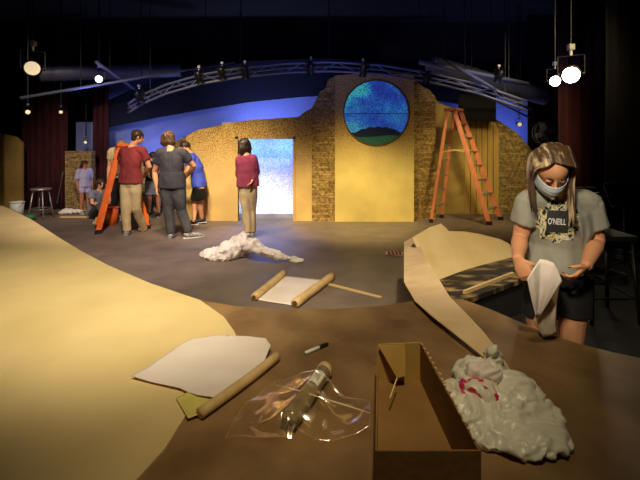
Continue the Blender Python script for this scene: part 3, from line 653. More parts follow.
# man in blue
person(198, 223.5, 1.68, 285, 'person in bright blue T-shirt and black shorts leaning towards the group', 'skin', 'blueshirt', 'blackcloth', 'hairdark',
       dict(pel=(199, 184, 0), che=(197, 167, 0), nec=(190, 154, 0), hd=(184, 147, .1), sL=(192, 158, -.18), sR=(191, 157, .18), eL=(188, 171, -.25), wL=(181, 178, -.1), eR=(186, 172, .2), wR=(180, 176, .15),
            hL=(200, 188, -.08), hR=(198, 188, .08), kL=(200, 204, -.08), aL=(202, 218.5, -.02), kR=(195, 204, .08), aR=(194, 220.5, -.1)), leg=.75, shoe='shoeblack')
# person in black with grey shorts
person(154, 216, 1.52, 10, 'person in black T-shirt and grey shorts facing forward beyond the stepladder', 'skin2', 'blackcloth', 'greyshorts', 'hairdark',
       dict(wR=(149, 176, -.28), eR=(148, 172, -.1), wL=(158, 172, -.3), eL=(161, 172, -.1), hd=(153, 157, -.1)), leg=.92, shoe='shoeblack', hpitch=25, mask=True)
# woman in maroon hoodie
person(249, 238.5, 1.66, 195, 'person in maroon hooded top and grey-green trousers looking into the bright doorway', 'skin', 'maroonhood', 'khaki', 'hairdark',
       dict(pel=(248, 183, 0), che=(247.5, 168, 0), nec=(246, 155, 0), hd=(244, 145, .03), sL=(239.5, 159, .0), sR=(253.5, 159, .0), eL=(239, 174, .06), wL=(242.5, 183, .12), eR=(256.5, 172, .05), wR=(252, 181, -.12),
            hL=(245, 187, 0), hR=(251, 187, 0), kL=(246.5, 210, 0), kR=(251.5, 210, .05), aL=(248, 233, 0), aR=(252, 233, .05)), hairlen=.13, sleeve=2, hyaw=215)
# child by pillar
person(84.5, 212, 1.17, 55, 'long-haired child in pale lavender top leaning against the stone pillar', 'skin2', 'lavender', 'lavender', 'hairdark',
       dict(curl=.6), leg=.5, hairlen=.2, hyaw=70, hpitch=20, sleeve=.9, d=8.8)
# seated people
def sit(px, py, hh, yaw, label, top, bot, hair, hl, d=8.2):
    r = Vector(((px-320)/F*d, d, 0)); s, f = basis(yaw); f_ = hh/1.6
    def q(a, b_, z): v = r+s*a*f_+f*b_*f_+Vector((0, 0, z*f_)); return ((v.x/v.y)*F+320, YH+(H-v.z)/v.y*F, v.y-d)
    return person(px, py, hh, yaw, label, 'skin', top, bot, hair, dict(pel=q(0, -.05, .13), che=q(0, -.0, .40), nec=q(0, .08, .60), hd=q(0, .13, .76), sR=q(-.17, .07, .56), sL=q(.17, .07, .56),
        eR=q(-.22, .2, .36), eL=q(.22, .2, .36), wR=q(-.1, .38, .34), wL=q(.1, .38, .34), hR=q(-.09, 0, .11), hL=q(.09, 0, .11), kR=q(-.2, .42, .32), kL=q(.2, .42, .32), aR=q(-.1, .60, .07), aL=q(.12, .62, .07), tR=f, tL=f), hairlen=hl, seated=True, d=d, hpitch=25)
sit(97, 0, 1.5, 60, 'seated person in grey shirt on the floor between pillar and stepladder', 'greyshorts', 'jeans', 'hairdark', .16)
sit(125, 0, 1.45, -15, 'seated person in dark clothes on the floor behind the orange bucket', 'jeans', 'jeans', 'hairbrown', .1, 8.35)

# ---------------------------------------------------------------- small things at the back left
def lathe(bm, c, prof, seg=24):
    loft(bm, [Vector(c)+Vector((0, 0, z)) for r, z in prof], [r for r, z in prof], Vector((1, 0, 0)), seg)
def pail(px, py, r, hh, m, label, name='bucket', hm='alu'):
    c = G(px, py); t = thing(name, c, label, 'bucket')
    b = bmesh.new(); prof = [(r*.82, 0), (r*.86, .004), (r, hh), (r*1.07, hh), (r*1.07, hh-.02), (r*1.0, hh-.02)]
    rings = loft(b, [c+Vector((0, 0, z)) for _, z in [(0, 0), (0, hh)]], [r*.82, r], Vector((1, 0, 0)), 28, cap=False)
    b.faces.new(rings[0][::-1]); o = obj('pail', b, m, t, True); sm = o.modifiers.new('thickness', 'SOLIDIFY'); sm.thickness = .006
    b = bmesh.new(); n = 28
    loft(b, [c+Vector((math.cos(a)*r*1.02, math.sin(a)*r*1.02, hh-.012)) for a in [2*math.pi*i/n for i in range(n+1)]], [.009]*(n+1), Vector((0, 0, 1)), 6); obj('rim', b, m, t, True)
    b = bmesh.new(); loft(b, [c+Vector((math.cos(a)*r*1.04, -math.sin(a)*r*.6-.02, hh-.02-math.sin(a)*r*.9)) for a in [math.pi*i/14 for i in range(15)]], [.004]*15, Vector((0, 0, 1)), 6); obj('handle', b, M[hm], t, True)
    return t
bk = pail(110.5, 224.5, .14, .33, M['bucket'], 'orange plastic bucket under the orange stepladder')
b = bmesh.new(); cc = G(110.5, 224.5); 
prism(b, [cc+Vector((math.sin(a)*.137, -math.cos(a)*.137, .17+z)) for a, z in ((-.5, 0), (-.25, .05), (0, .065), (.25, .05), (.5, 0), (.25, -.05), (0, -.065), (-.25, -.05))], (0, .002, 0)); plab(obj('pale_emblem', b, M['cream'], bk), 'pale rounded emblem on the front')
pail(17, 217, .13, .32, M['white'], 'white plastic bucket at far left beside the tan flat')
b = bmesh.new(); c = G(27, 220.5); lathe(b, c, [(.05, 0), (.13, .02), (.15, .07), (.11, .11), (.06, .12)])
tag(obj('green_basin', b, M['green'], smooth=True), 'small green upturned plastic basin in front of the white bucket', 'basin')
for px, py, lb in ((95, 228, 'small yellow folded caddy at the left foot of the orange stepladder'), (141, 225, 'small yellow box at the right foot of the orange stepladder')):
    c = G(px, py)+Vector((0, .1, 0)); b = bmesh.new(); prism(b, [c+Vector((-.07, 0, 0)), c+Vector((.07, 0, 0)), c+Vector((.05, 0, .17)), c+Vector((-.05, 0, .17))], (0, .12, 0)); bevel(b, .008)
    tag(obj('yellow_caddy', b, M['yellow']), lb, 'caddy', 'small yellow caddies under the orange stepladder')
c = G(70, 214); b = bmesh.new()
for k in range(3): ell(b, c+Vector((-.12+.12*k, .03*k, .05)), (.14, .08, .06-.008*k))
cl = thing('crumpled_cloth', c, 'crumpled white cloth on the floor at the foot of the stone pillar', 'cloth'); remeshed('cloth_folds', b, M['whitecloth'], cl, .016, 2, crumple=(.05, 6), floorz=0)
b = bmesh.new(); bar(b, G(61, 217.5)+Vector((0, 0, .015)), G(108, 217)+Vector((0, 0, .015)), .09, .03, Vector((0, 0, 1))); 
b.free(); b = bmesh.new(); bar(b, G(61, 217.5)+Vector((0, 0, .012)), G(104, 217.5)+Vector((0, 0, .012)), .07, .024, Vector((0, 1, 0))); bevel(b, .003)
tag(obj('timber_batten', b, M['wood']), 'long pale timber batten lying on the grey deck at left', 'timber')
# metal stool with a tall back post
c = G(41, 218.5); t = thing('metal_stool', c, 'tall metal stool standing before the red curtain at left', 'stool')
b = bmesh.new(); lathe(b, c+Vector((0, 0, .58)), [(.17, 0), (.185, .01), (.185, .03), (.17, .04)], 20); obj('seat', b, M['alu'], t, True)
for k in range(4):
    a = math.pi/4+k*math.pi/2; b = bmesh.new(); dv = Vector((math.cos(a), math.sin(a), 0)); tube(b, c+dv*.13+Vector((0, 0, .58)), c+dv*.22, .014); obj('leg', b, M['alu'], t, True)
b = bmesh.new(); n = 24; loft(b, [c+Vector((math.cos(a)*.19, math.sin(a)*.19, .2)) for a in [2*math.pi*i/n for i in range(n+1)]], [.008]*(n+1), Vector((0, 0, 1)), 6); obj('foot_ring', b, M['alu'], t, True)
b = bmesh.new(); tube(b, G(56, 209), W(63, 172, 9.0), .012); tag(obj('leaning_pole', b, M['alu']), 'thin pale pole leaning against the red curtain at left', 'pole')

# ---------------------------------------------------------------- papers and wood on the grey deck
def sheet(name, outline, z, m, amp=.0, fr_=6., lift=None, sub=4, th=.0015, onz=None, loc=None, parent=None, smooth=True):
    """curved sheet: flat outline on a surface, subdivided, lifted by noise/lift(x,y)"""
    b = bmesh.new(); vs = [b.verts.new(p) for p in outline]; f = b.faces.new(vs)
    bmesh.ops.triangulate(b, faces=[f])
    for _ in range(sub): bmesh.ops.subdivide_edges(b, edges=b.edges[:], cuts=1, use_grid_fill=False); bmesh.ops.triangulate(b, faces=b.faces[:])
    for v in b.verts:
        p = v.co.copy(); dz = amp*(noise.noise(p*fr_)+.6*noise.noise(p*fr_*2.1)+.75)
        if lift: dz += lift(p)
        v.co.z += max(dz, 0)+.002
    o = obj(name, b, m, parent, smooth)
    s_ = o.modifiers.new('thickness', 'SOLIDIFY'); s_.thickness = th; s_.offset = 1
    return o
# unrolled scroll
sc = thing('paper_scroll', G(285, 295), 'half-unrolled paper scroll with two rolled edges on the grey deck', 'paper')
sheet('paper_sheet', [G(256, 300), G(283, 276), G(330, 281), G(296, 307)], 0, M['paper'], .004, 5, parent=sc)
for a_, c_, r in ((G(254, 301), G(284, 276), .036), (G(295, 308), G(332, 280), .042)):
    b = bmesh.new(); A = a_+Vector((0, 0, r)); B = c_+Vector((0, 0, r)); pts = [A.lerp(B, k/8) for k in range(9)]
    loft(b, pts, [r*(1+.04*math.sin(k*2.)) for k in range(9)], Vector((0, 0, 1)), 18); ro = obj('rolled_edge', b, M['kraft'], sc, True)
    b = bmesh.new(); tube(b, A-(B-A).normalized()*.004, A+(B-A).normalized()*.01, r*.55); obj('roll_core', b, M['groove'], ro)
# white crumpled paper with tail
c = G(240, 262); t = thing('crumpled_paper', c, 'large crumpled white paper with a long tail in the middle of the deck', 'paper')
b = bmesh.new()
ell(b, G(222, 258)+Vector((0, 0, .05)), (.28, .16, .08)); ell(b, G(236, 258)+Vector((0, 0, .13)), (.12, .12, .17)); ell(b, G(243, 257)+Vector((0, 0, .16)), (.10, .10, .18)); ell(b, G(228, 259)+Vector((0, 0, .10)), (.15, .12, .13))
pts = [G(240, 258)+Vector((0, 0, .26)), G(255, 260)+Vector((0, 0, .18)), G(275, 262)+Vector((0, 0, .10)), G(303, 263)+Vector((0, 0, .02))]
loft(b, pts, [(.07, .09), (.14, .07), (.13, .05), (.02, .015)], Vector((0, 1, 0)), 14)
remeshed('paper_folds', b, M['paper'], t, .028, 1, crumple=(.07, 4.5), floorz=0, facet=True)
b = bmesh.new(); bar(b, G(326, 284)+Vector((0, 0, .006)), G(381, 298)+Vector((0, 0, .006)), .05, .008, Vector((0, 1, 0))); tag(obj('lath_strip', b, M['wood']), 'thin pale flat strip lying right of the paper scroll', 'strip')
b = bmesh.new(); bar(b, G(386, 253.5)+Vector((0, 0, .012)), G(403, 255)+Vector((0, 0, .012)), .11, .022, Vector((0, 1, 0))); bevel(b, .003); sw_ = tag(obj('wood_offcut', b, M['creamedge']), 'short wooden offcut with dark marks left of the cream board', 'wood offcut')
b = bmesh.new()
for k in range(4): bar(b, G(388+k*3.6, 252.6)+Vector((0, -.03, .026)), G(389.5+k*3.6, 255.6)+Vector((0, -.03, .026)), .03, .003, Vector((1, 0, 0)))
obj('dark_marks', b, M['maroon'], sw_)

# ---------------------------------------------------------------- low black table with sawdust and the cream cut-out board
TZ = .32
mt = bpy.data.materials.new('sawdust on black'); mt.use_nodes = True; nt = mt.node_tree; N = nt.nodes.new; L = nt.links.new; pb = nt.nodes['Principled BSDF']
tc = N('ShaderNodeTexCoord'); mp = N('ShaderNodeMapping'); mp.inputs['Scale'].default_value = (1.5, 3.2, .3); mp.inputs['Rotation'].default_value = (0, 0, -.5); L(tc.outputs['Object'], mp.inputs[0])
n1 = N('ShaderNodeTexNoise'); n1.inputs['Scale'].default_value = 3.2; n1.inputs['Detail'].default_value = 9; L(mp.outputs[0], n1.inputs[0])
r1 = N('ShaderNodeValToRGB'); r1.color_ramp.elements[0].position = .50; r1.color_ramp.elements[0].color = lin(40, 32, 24); r1.color_ramp.elements[1].position = .78; r1.color_ramp.elements[1].color = lin(196, 164, 108); L(n1.outputs[0], r1.inputs[0]); L(r1.outputs[0], pb.inputs['Base Color']); pb.inputs['Roughness'].default_value = .6
tq = [G(438, 280, TZ), G(470, 268, TZ), G(517, 256, TZ), G(535, 259, TZ), G(530, 276, TZ), G(470, 298, TZ), G(452, 300, TZ)]
t = thing('work_platform', Vector((1.25, 3.2, 0)), 'low black platform dusted with sawdust beyond the cream cut-out board', 'platform')
b = bmesh.new(); prism(b, tq, (0, 0, -.04)); obj('platform_top', b, mt, t)
cen = sum(tq, Vector())/len(tq)
b = bmesh.new(); prism(b, [cen+(p-cen)*.93-Vector((0, 0, .04)) for p in tq], (0, 0, -TZ+.045)); obj('platform_base', b, M['blackcurtain'], t)
b = bmesh.new(); bar(b, G(464, 294, TZ)+Vector((0, 0, .012)), G(513, 275, TZ)+Vector((0, 0, .012)), .03, .022, Vector((0, 0, 1))); tag(obj('timber_stick', b, M['wood']), 'pale square stick lying along the near edge of the black platform', 'timber')
# cream board: one leaf leans behind the platform, the other runs to the front
t = thing('cut_board', G(412, 290, 0), 'large cream cut-out board folded in two leaves around the black platform', 'board')
def leaf(name, pts, th, m, parent):
    b = bmesh.new(); prism(b, pts, th); return obj(name, b, m, parent)
# rear leaf: stands in a leaning plane through three points
def on_plane(px, py, P0, n):
    d0 = W(px, py, 1)-Vector((0, 0, H)); k = (P0-Vector((0, 0, H))).dot(n)/d0.dot(n); return Vector((0, 0, H))+d0*k
A = G(438, 281, TZ-.02); B = G(520, 257, TZ-.02); Cc = W(442, 224.5, A.y+.60); n = (B-A).cross(Cc-A).normalized()
rear = [(403, 241), (408, 236), (418, 231), (430, 227), (441, 223.5), (445, 227), (449, 231), (465, 231.5), (480, 234), (500, 239), (508, 243), (515, 250), (517, 257), (480, 268), (440, 280), (425, 262), (413, 240)]
leaf('rear_leaf', [on_plane(x, y, A, n) for x, y in rear[3-3+3:]+[(417, 232)]][:14] + [on_plane(413, 237, A, n)], n*.008*(1 if n.y > 0 else -1), M['cream'], t)
# front leaf: curved blade that runs from the fold down onto the platform rim
fl = [((404, 242), (415, 236)), ((404, 262), (426, 258)), ((404, 282), (437, 276)), ((415, 301), (450, 297)), ((432, 316), (466, 313)), ((455, 334), (482, 330)), ((480, 354), (498, 350)), ((509, 376), (512, 373))]
def fz(k): return [.50, .50, .54, .625, .635, .635, .63, .612][k], [.56, .56, .60, .66, .675, .66, .64, .612][k]
b = bmesh.new(); L1 = []; L2 = []
for k, (p, q) in enumerate(fl):
    za, zb = fz(k); L1.append(b.verts.new(G(p[0], p[1], za))); L2.append(b.verts.new(G(q[0], q[1], zb)))
for k in range(len(fl)-1): b.faces.new((L1[k], L1[k+1], L2[k+1], L2[k]))
o = obj('front_leaf', b, M['creamedge'], t, False); s_ = o.modifiers.new('thickness', 'SOLIDIFY'); s_.thickness = .006

# ---------------------------------------------------------------- things on the raised platform
Z = PZ
def loose(outline): return [G(x, y, Z+.008) for x, y in outline]
o = sheet('paper_sheet', loose([(131, 379), (150, 368), (172, 352), (192, 341), (228, 338), (266, 343), (271, 351), (262, 371), (240, 388), (213, 402), (197, 399), (180, 391)]), Z, M['paper'], .010, 5, lambda p: .02*max(0, p.x+.5)*2)
tag(o, 'big curling white paper sheet lying over the paper tube at lower left', 'paper')
o = sheet('tracing_paper', loose([(176, 400), (190, 393), (230, 396), (222, 404), (205, 414), (188, 420)]), Z, mat('yellowish tissue', (214, 200, 110), .6, (200, 184, 96), 8), .004, 9)
tag(o, 'yellowish tissue paper peeking out below the white sheet', 'paper')
A = G(277, 361, Z)+Vector((0, 0, .022)); Bq = G(200, 420, Z)+Vector((0, 0, .022)); b = bmesh.new(); pts = []
for k in range(13):
    p = A.lerp(Bq, k/12); p += Vector((.020, .02, 0))*math.sin(math.pi*k/12); pts.append(p)
t = thing('paper_tube', pts[6]*1., 'long kraft paper roll beside the curling white sheet at lower left', 'paper roll')
loft(b, pts, [.018]*13, Vector((0, 0, 1)), 18); obj('rolled_paper', b, M['kraft'], t, True)
b = bmesh.new(); dv = (pts[0]-pts[1]).normalized(); tube(b, pts[0], pts[0]+dv*.003, .013, 16); obj('roll_core', b, M['cream'], t)
# marker pen
a_, c_ = G(305, 355, Z)+Vector((0, 0, .008)), G(328, 345.5, Z)+Vector((0, 0, .008)); t = thing('marker_pen', a_.lerp(c_, .5), 'white marker pen with black cap on the brown platform', 'pen')
b = bmesh.new(); u = (c_-a_); loft(b, [a_, a_+u*.03, a_+u*.62], [.005, .0075, .0075], UPV and Vector((0, 0, 1)), 12); obj('barrel', b, M['white'], t, True)
b = bmesh.new(); loft(b, [a_+u*.60, a_+u*.64, a_+u*.95, c_], [.008, .0088, .008, .005], Vector((0, 0, 1)), 12); plab(obj('cap', b, M['black'], t, True), 'black cap')
# packet roll with label in clear bag
t = thing('wrapped_roll', G(306, 398, Z), 'cellophane-wrapped film roll with a white label at the bottom centre', 'roll')
a_, c_ = G(325, 378, Z)+Vector((0, 0, .032)), G(288, 432, Z)+Vector((0, 0, .030)); b = bmesh.new(); u = c_-a_
mfilm = mat('grey-brown film roll', (110, 94, 66), .18, (150, 134, 100), 10, stretch=(1, 1, 5)); mfilm.node_tree.nodes['Principled BSDF'].inputs['Specular IOR Level'].default_value = .8
loft(b, [a_+u*k/10 for k in range(11)], [.029*(1+.05*math.sin(k*2.4)) for k in range(11)], Vector((0, 0, 1)), 20); obj('film_roll', b, mfilm, t, True)
b = bmesh.new(); loft(b, [a_-u.normalized()*.006, a_+u.normalized()*.02], [.0305, .0305], Vector((0, 0, 1)), 20); obj('kraft_end', b, M['kraft'], t, True)
b = bmesh.new(); un = u.normalized(); sv = un.cross(Vector((0, 0, 1))).normalized(); g = []
for i in range(7):
    an = math.radians(35+i*13); g.append([b.verts.new(a_+un*(.06+.075*j)+(sv*-math.cos(an)+Vector((0, 0, 1))*math.sin(an))*.0312) for j in range(2)])
for i in range(6): b.faces.new((g[i][0], g[i+1][0], g[i+1][1], g[i][1]))
obj('label_sticker', b, M['white'], t)
b = bmesh.new()
for j in range(4):
    an = math.radians(60+j*10); p0 = a_+(sv*-math.cos(an)+Vector((0, 0, 1))*math.sin(an))*.0316; bar(b, p0+un*.07, p0+un*(.12-.008*j), .0018, .0006, sv)
obj('label_print', b, M['groove'], t)
mc = bpy.data.materials.new('clear cellophane'); mc.use_nodes = True; nt = mc.node_tree; nt.nodes.remove(nt.nodes['Principled BSDF']); N = nt.nodes.new; L = nt.links.new
tr = N('ShaderNodeBsdfTransparent'); gl = N('ShaderNodeBsdfGlossy'); gl.inputs['Roughness'].default_value = .16; gl.inputs['Color'].default_value = (.34, .32, .27, 1); mx = N('ShaderNodeAddShader'); tr.inputs['Color'].default_value = (.96, .96, .94, 1)
L(tr.outputs[0], mx.inputs[0]); L(gl.outputs[0], mx.inputs[1]); L(mx.outputs[0], nt.nodes['Material Output'].inputs[0])
o = sheet('cellophane_wrap', loose([(246, 409), (262, 395), (275, 385), (300, 388), (330, 394), (370, 408), (370, 436), (330, 446), (280, 444), (225, 440), (236, 420)]), Z, mc, .016, 9, lambda p: max(0, .058-abs((p-a_).dot(sv))*.5) if -.02 < (p-a_).dot(un) < u.length+.05 else 0, sub=5, th=.0008)
tag(o, 'crinkled clear cellophane sheet over the film roll at bottom centre', 'plastic wrap')
b = bmesh.new(); pts = [G(276, 385, Z+.05), G(300, 391, Z+.055), G(322, 398, Z+.05), G(345, 405, Z+.045), G(370, 413, Z+.03)]; loft(b, pts, [.0015, .0025, .002, .0025, .0015], Vector((0, 0, 1)), 8)
obj('twisted_hem', b, mat('glossy cellophane fold', (225, 215, 180), .15), o, True)

# open cardboard box
t = thing('cardboard_box', Vector((.27, 1.25, Z)), 'open-topped narrow cardboard box at the bottom of the picture', 'box')
RZ = Z+.15
c4 = [G(377, 344, RZ), G(421, 342, RZ), Vector((.395, .98, RZ)), Vector((.135, .98, RZ))]
bt = [Vector((p.x, p.y, Z+.002)) for p in c4]; cc = sum(c4, Vector())/4
def wallp(a_, c_, a0, c0, m, name, top_extra=0):
    b = bmesh.new(); nrm = (c_-a_).cross(Vector((0, 0, 1))).normalized()
    if nrm.dot(cc-a_) < 0: nrm = -nrm
    n_ = 26; T_ = []; 
    for k in range(n_+1):
        f = k/n_; z_ = random.uniform(-.003, .002) if top_extra else 0
        T_.append(a_.lerp(c_, f)+Vector((0, 0, z_)))
    pts = T_+[c0, a0]; prism(b, pts, nrm*.005); return obj(name, b, m, t)
wallp(c4[0], c4[1], bt[0], bt[1], M['cardlit'], 'side_panel')
wallp(c4[1], c4[2], bt[1], bt[2], M['card'], 'side_panel', 1)
wallp(c4[2], c4[3], bt[2], bt[3], M['card'], 'side_panel')
wallp(c4[3], c4[0], bt[3], bt[0], M['card'], 'side_panel', 1)
b = bmesh.new(); prism(b, bt, (0, 0, .005)); obj('box_base', b, M['card'], t)
# folded flap inside at the far end
b = bmesh.new(); e = Vector((0, -.012, 0)); q = [c4[0]+e+Vector((.004, 0, 0)), c4[0].lerp(c4[1], .62)+e, c4[0].lerp(c4[1], .58)+e+Vector((0, -.03, -.10)), c4[0].lerp(c4[1], .40)+e+Vector((0, -.03, -.105))]
prism(b, q, (0, -.003, 0)); obj('inner_flap', b, M['cardlit'], t)
b = bmesh.new(); bar(b, W(397, 378, 1.42), W(390, 398, 1.33), .004, .002, Vector((1, 0, 0))); obj('tape_strip', b, M['cream'], t)
b = bmesh.new()
for k in range(16):
    p = c4[1].lerp(c4[2], (k+.5)/17)+Vector((random.uniform(-.003, .003), 0, .001)); bar(b, p, p+Vector((random.uniform(-.004, .004), -.012, .002)), .006, .003, Vector((1, 0, 0)))
plab(obj('torn_edge', b, M['cream'], t), 'torn pale paper along the right rim')

# white plastic bag with pink-marked packets
t = thing('plastic_bag', G(505, 405, Z), 'white translucent plastic bag slumped right of the cardboard box', 'bag')
mb = mat('white thin plastic', (232, 228, 212), .35, (216, 212, 196), 6); mb.node_tree.nodes['Principled BSDF'].inputs['Subsurface Weight'].default_value = .0
b = bmesh.new()
for px, py, z_, r in ((478, 392, .05, (.09, .07, .07)), (495, 384, .06, (.045, .05, .075)), (510, 402, .04, (.11, .09, .055)), (535, 418, .02, (.08, .09, .03)), (490, 420, .03, (.14, .08, .045)), (520, 440, .02, (.16, .1, .03))):
    ell(b, G(px, py, Z)+Vector((0, 0, z_)), r)
ell(b, G(493, 386, Z)+Vector((0, 0, .12)), (.02, .02, .035))
bag = remeshed('bag_film', b, mb, t, .006, 2, crumple=(.022, 14), floorz=PZ)
mk = bpy.data.materials.new('packet with pink marks'); mk.use_nodes = True; nt = mk.node_tree; N = nt.nodes.new; L = nt.links.new; pb = nt.nodes['Principled BSDF']
tc = N('ShaderNodeTexCoord'); vo = N('ShaderNodeTexNoise'); vo.inputs['Scale'].default_value = 24; vo.inputs['Detail'].default_value = 1.; L(tc.outputs['Object'], vo.inputs[0])
r1 = N('ShaderNodeValToRGB'); r1.color_ramp.elements[0].position = .57; r1.color_ramp.elements[0].color = lin(226, 218, 200); r1.color_ramp.elements[1].position = .60; r1.color_ramp.elements[1].color = lin(196, 44, 92); L(vo.outputs[0], r1.inputs[0]); L(r1.outputs[0], pb.inputs['Base Color']); pb.inputs['Roughness'].default_value = .4
b = bmesh.new()
for px, py, z_ in ((462, 404, .03), (478, 408, .06)): ell(b, G(px, py, Z)+Vector((0, 0, z_)), (.075, .07, .042))
pk = thing('printed_packet', G(468, 406, Z), 'crumpled white packet with pink marks leaning on the plastic bag', 'packet'); remeshed('packet_film', b, mk, pk, .006, 1, crumple=(.014, 18), floorz=PZ)
b = bmesh.new(); ell(b, G(480, 396, Z)+Vector((0, -.03, .10)), (.065, .045, .035)); pk = thing('cream_packet', G(480, 396, Z+.07), 'plain cream packet resting on the pink-marked packet', 'packet'); remeshed('packet_film', b, M['paper'], pk, .006, 1, crumple=(.016, 16))

# ---------------------------------------------------------------- foreground person
M['shirtgrey'] = mat('heather grey cotton', (152, 150, 138), .9, (138, 136, 126), 9)
M['hairfront'] = mat('brown hair with fair streaks', (78, 56, 40), .45, (206, 182, 146), 24, stretch=(2.2, .5, .10), contrast=(.49, .63))
fg = person(557, 0, 1.56, 0, 'person in grey printed T-shirt and face mask, head bowed over white paper', 'skin', 'shirtgrey', 'blackcloth', None,
    dict(pel=(556, 268, .03), che=(558, 228, .03), nec=(557, 193, -.02), hd=(552, 169, -.14), sR=(530, 200, .0), sL=(588, 203, .0), eR=(520, 238, .02), wR=(518, 259, -.20), eL=(597, 241, .02), wL=(586, 266, -.20),
         hR=(542, 275, 0.04), hL=(572, 275, 0.04), kR=(540, 347, .03), kL=(571, 347, .03), hem=.0, curl=.75,
         hRd=(.32, -.25, -.85), hRt=(.75, -.6, .2), hRp=(.75, .5, .1), hLd=(-.80, -.15, -.62), hLt=(-.35, -.75, .5), hLp=(-.2, .75, -.4)),
    sleeve=.62, leg=.55, voxel=.0055, hpitch=52, hyaw=-14, d=2.0, mask=False, girth=.92, lids=True)
t = fg['root']; c, s_, f_, up2, Mx, k = fg['head']
# mask conforming to lower face
mb_ = bmesh.new(); nu, nv = 18, 12; grid = []
for i in range(nu+1):
    a = math.radians(-78+156*i/nu); row = []
    for j in range(nv+1):
        v = j/nv; z_ = -.006-.116*v*(1-.25*abs(a)); br_ = .104*(1+.16*math.sin(math.pi*v))-(.016*v*v); cr = .0025*math.cos(v*math.pi*8)
        row.append(mb_.verts.new(c+s_*math.sin(a)*.075*k+f_*(math.cos(a)*(br_+cr)*1.0+.008)*k+up2*(z_)*k))
    grid.append(row)
for i in range(nu):
    for j in range(nv): mb_.faces.new((grid[i][j], grid[i+1][j], grid[i+1][j+1], grid[i][j+1]))
mo = obj('face_mask', mb_, M['mask'], t, True); md = mo.modifiers.new('thickness', 'SOLIDIFY'); md.thickness = .002
for q in (-1, 1):
    b = bmesh.new(); loft(b, [c+s_*q*.073*k+f_*.025*k-up2*.01*k, c+s_*q*.082*k-f_*.012*k+up2*.022*k], [.0016]*2, f_, 6); loft(b, [c+s_*q*.070*k+f_*.025*k-up2*.07*k, c+s_*q*.082*k-f_*.018*k-up2*.02*k], [.0016]*2, f_, 6); obj('ear_loop', b, M['white'], mo)
    b = bmesh.new(); loft(b, [c+s_*q*(.015+.012*j)*k+up2*(.030+.004*math.sin(j*1.))*k+f_*(.089-.004*j)*k for j in range(4)], [.0025, .0035, .003, .0015], f_, 8); obj('eyebrow', b, M['hairdark'], t, True)
# long hair: cap plus locks that fall from a parting
hb = bmesh.new(); ell(hb, c+up2*.034*k-f_*.034*k, (.088*k, .094*k, .090*k), Mx, 4)
loft(hb, [c-f_*.05*k+up2*.03*k, c-f_*.06*k-up2*.05*k, c-f_*.055*k-up2*.12*k+Vector((0, 0, -.02)), c-f_*.05*k-up2*.15*k+Vector((0, 0, -.06))], [(.092*k, .05*k), (.095*k, .05*k), (.085*k, .035*k), (.06*k, .02*k)], s_, 16)
hairbase = remeshed('hair', hb, M['hairfront'], t, .006, 3, .006, 30)
random.seed(3)
lb = bmesh.new()
down = Vector((0, 0, -1))
for side_, nn in ((-1, 22), (1, 30)):
    for i in range(nn):
        fb = i/(nn-1)                        # 0 = at the forehead, 1 = at the back of the crown
        p0 = c+up2*(.118-.016*abs(fb-.35))*k+f_*(.034-.10*fb)*k+s_*(-.022)*k
        out_ = .084+.014*random.random()
        p1 = c+s_*side_*.054*k+up2*(.104)*k+f_*(.046-.11*fb)*k
        p2 = c+s_*side_*out_*k+up2*.050*k+f_*(.026-.09*fb)*k
        p3 = c+s_*side_*(out_+.006)*k-up2*.03*k+f_*(.030-.075*fb)*k
        ln = (.20 if side_ > 0 else .135)+.05*random.random()
        p4 = p3+down*ln*.45+s_*side_*(.004-.012*random.random())-Vector((0, 1, 0))*.0
        p5 = p3+down*ln+s_*side_*(.004-.02*random.random())-Vector((0, .02, 0))
        rr_ = .0095+.003*random.random()
        ctrl = [p0, p1, p2, p3, p4, p5]; pts = []
        for j in range(len(ctrl)-1):
            a0 = ctrl[max(j-1, 0)]; a1 = ctrl[j]; a2 = ctrl[j+1]; a3 = ctrl[min(j+2, len(ctrl)-1)]
            for u in (0, .33, .66): pts.append(.5*((2*a1)+(a2-a0)*u+(2*a0-5*a1+4*a2-a3)*u*u+(3*a1-a0-3*a2+a3)*u**3))
        pts.append(p5); nP = len(pts)
        loft(lb, pts, [(rr_*(.55+.6*min(1, j/4))*(1 if j < nP-5 else (nP-j)/5+.05), rr_*.5*(1 if j < nP-5 else (nP-j)/5+.05)) for j in range(nP)], f_, 8)
plab(obj('hair_locks', lb, M['hairfront'], hairbase, True), 'long front locks with fair streaks')
# printed graphic on the chest, laid on the shirt surface
bpy.context.view_layer.update()
sho = fg['shirt']; mw = Matrix.Translation(t.location); vv = [mw @ v.co for v in sho.data.vertices]
bvh = BVHTree.FromPolygons(vv, [list(p.vertices) for p in sho.data.polygons])
def onshirt(px, py, off=.003):
    dr = (W(px, py, 1)-Vector((0, 0, H))).normalized(); h_, nn, ix, ds = bvh.ray_cast(Vector((0, 0, H)), dr)
    if h_ is None: h_ = W(px, py, 1.85)
    return h_-dr*off
def decal(name, x0, x1, y0, y1, m, off, nx=14, ny=14, rot=0, shape=None):
    b = bmesh.new(); g = []; cxp, cyp = (x0+x1)/2, (y0+y1)/2; ca, sa = math.cos(rot), math.sin(rot)
    for i in range(nx+1):
        g.append([])
        for j in range(ny+1):
            u = (x0+(x1-x0)*i/nx)-cxp; v = (y0+(y1-y0)*j/ny)-cyp
            g[-1].append(b.verts.new(onshirt(cxp+u*ca-v*sa, cyp+u*sa+v*ca, off)))
    for i in range(nx):
        for j in range(ny):
            if shape is None or shape((i+.5)/nx, (j+.5)/ny): b.faces.new((g[i][j], g[i+1][j], g[i+1][j+1], g[i][j+1]))
    for v in [v for v in b.verts if not v.link_faces]: b.verts.remove(v)
    return obj(name, b, m, sho)
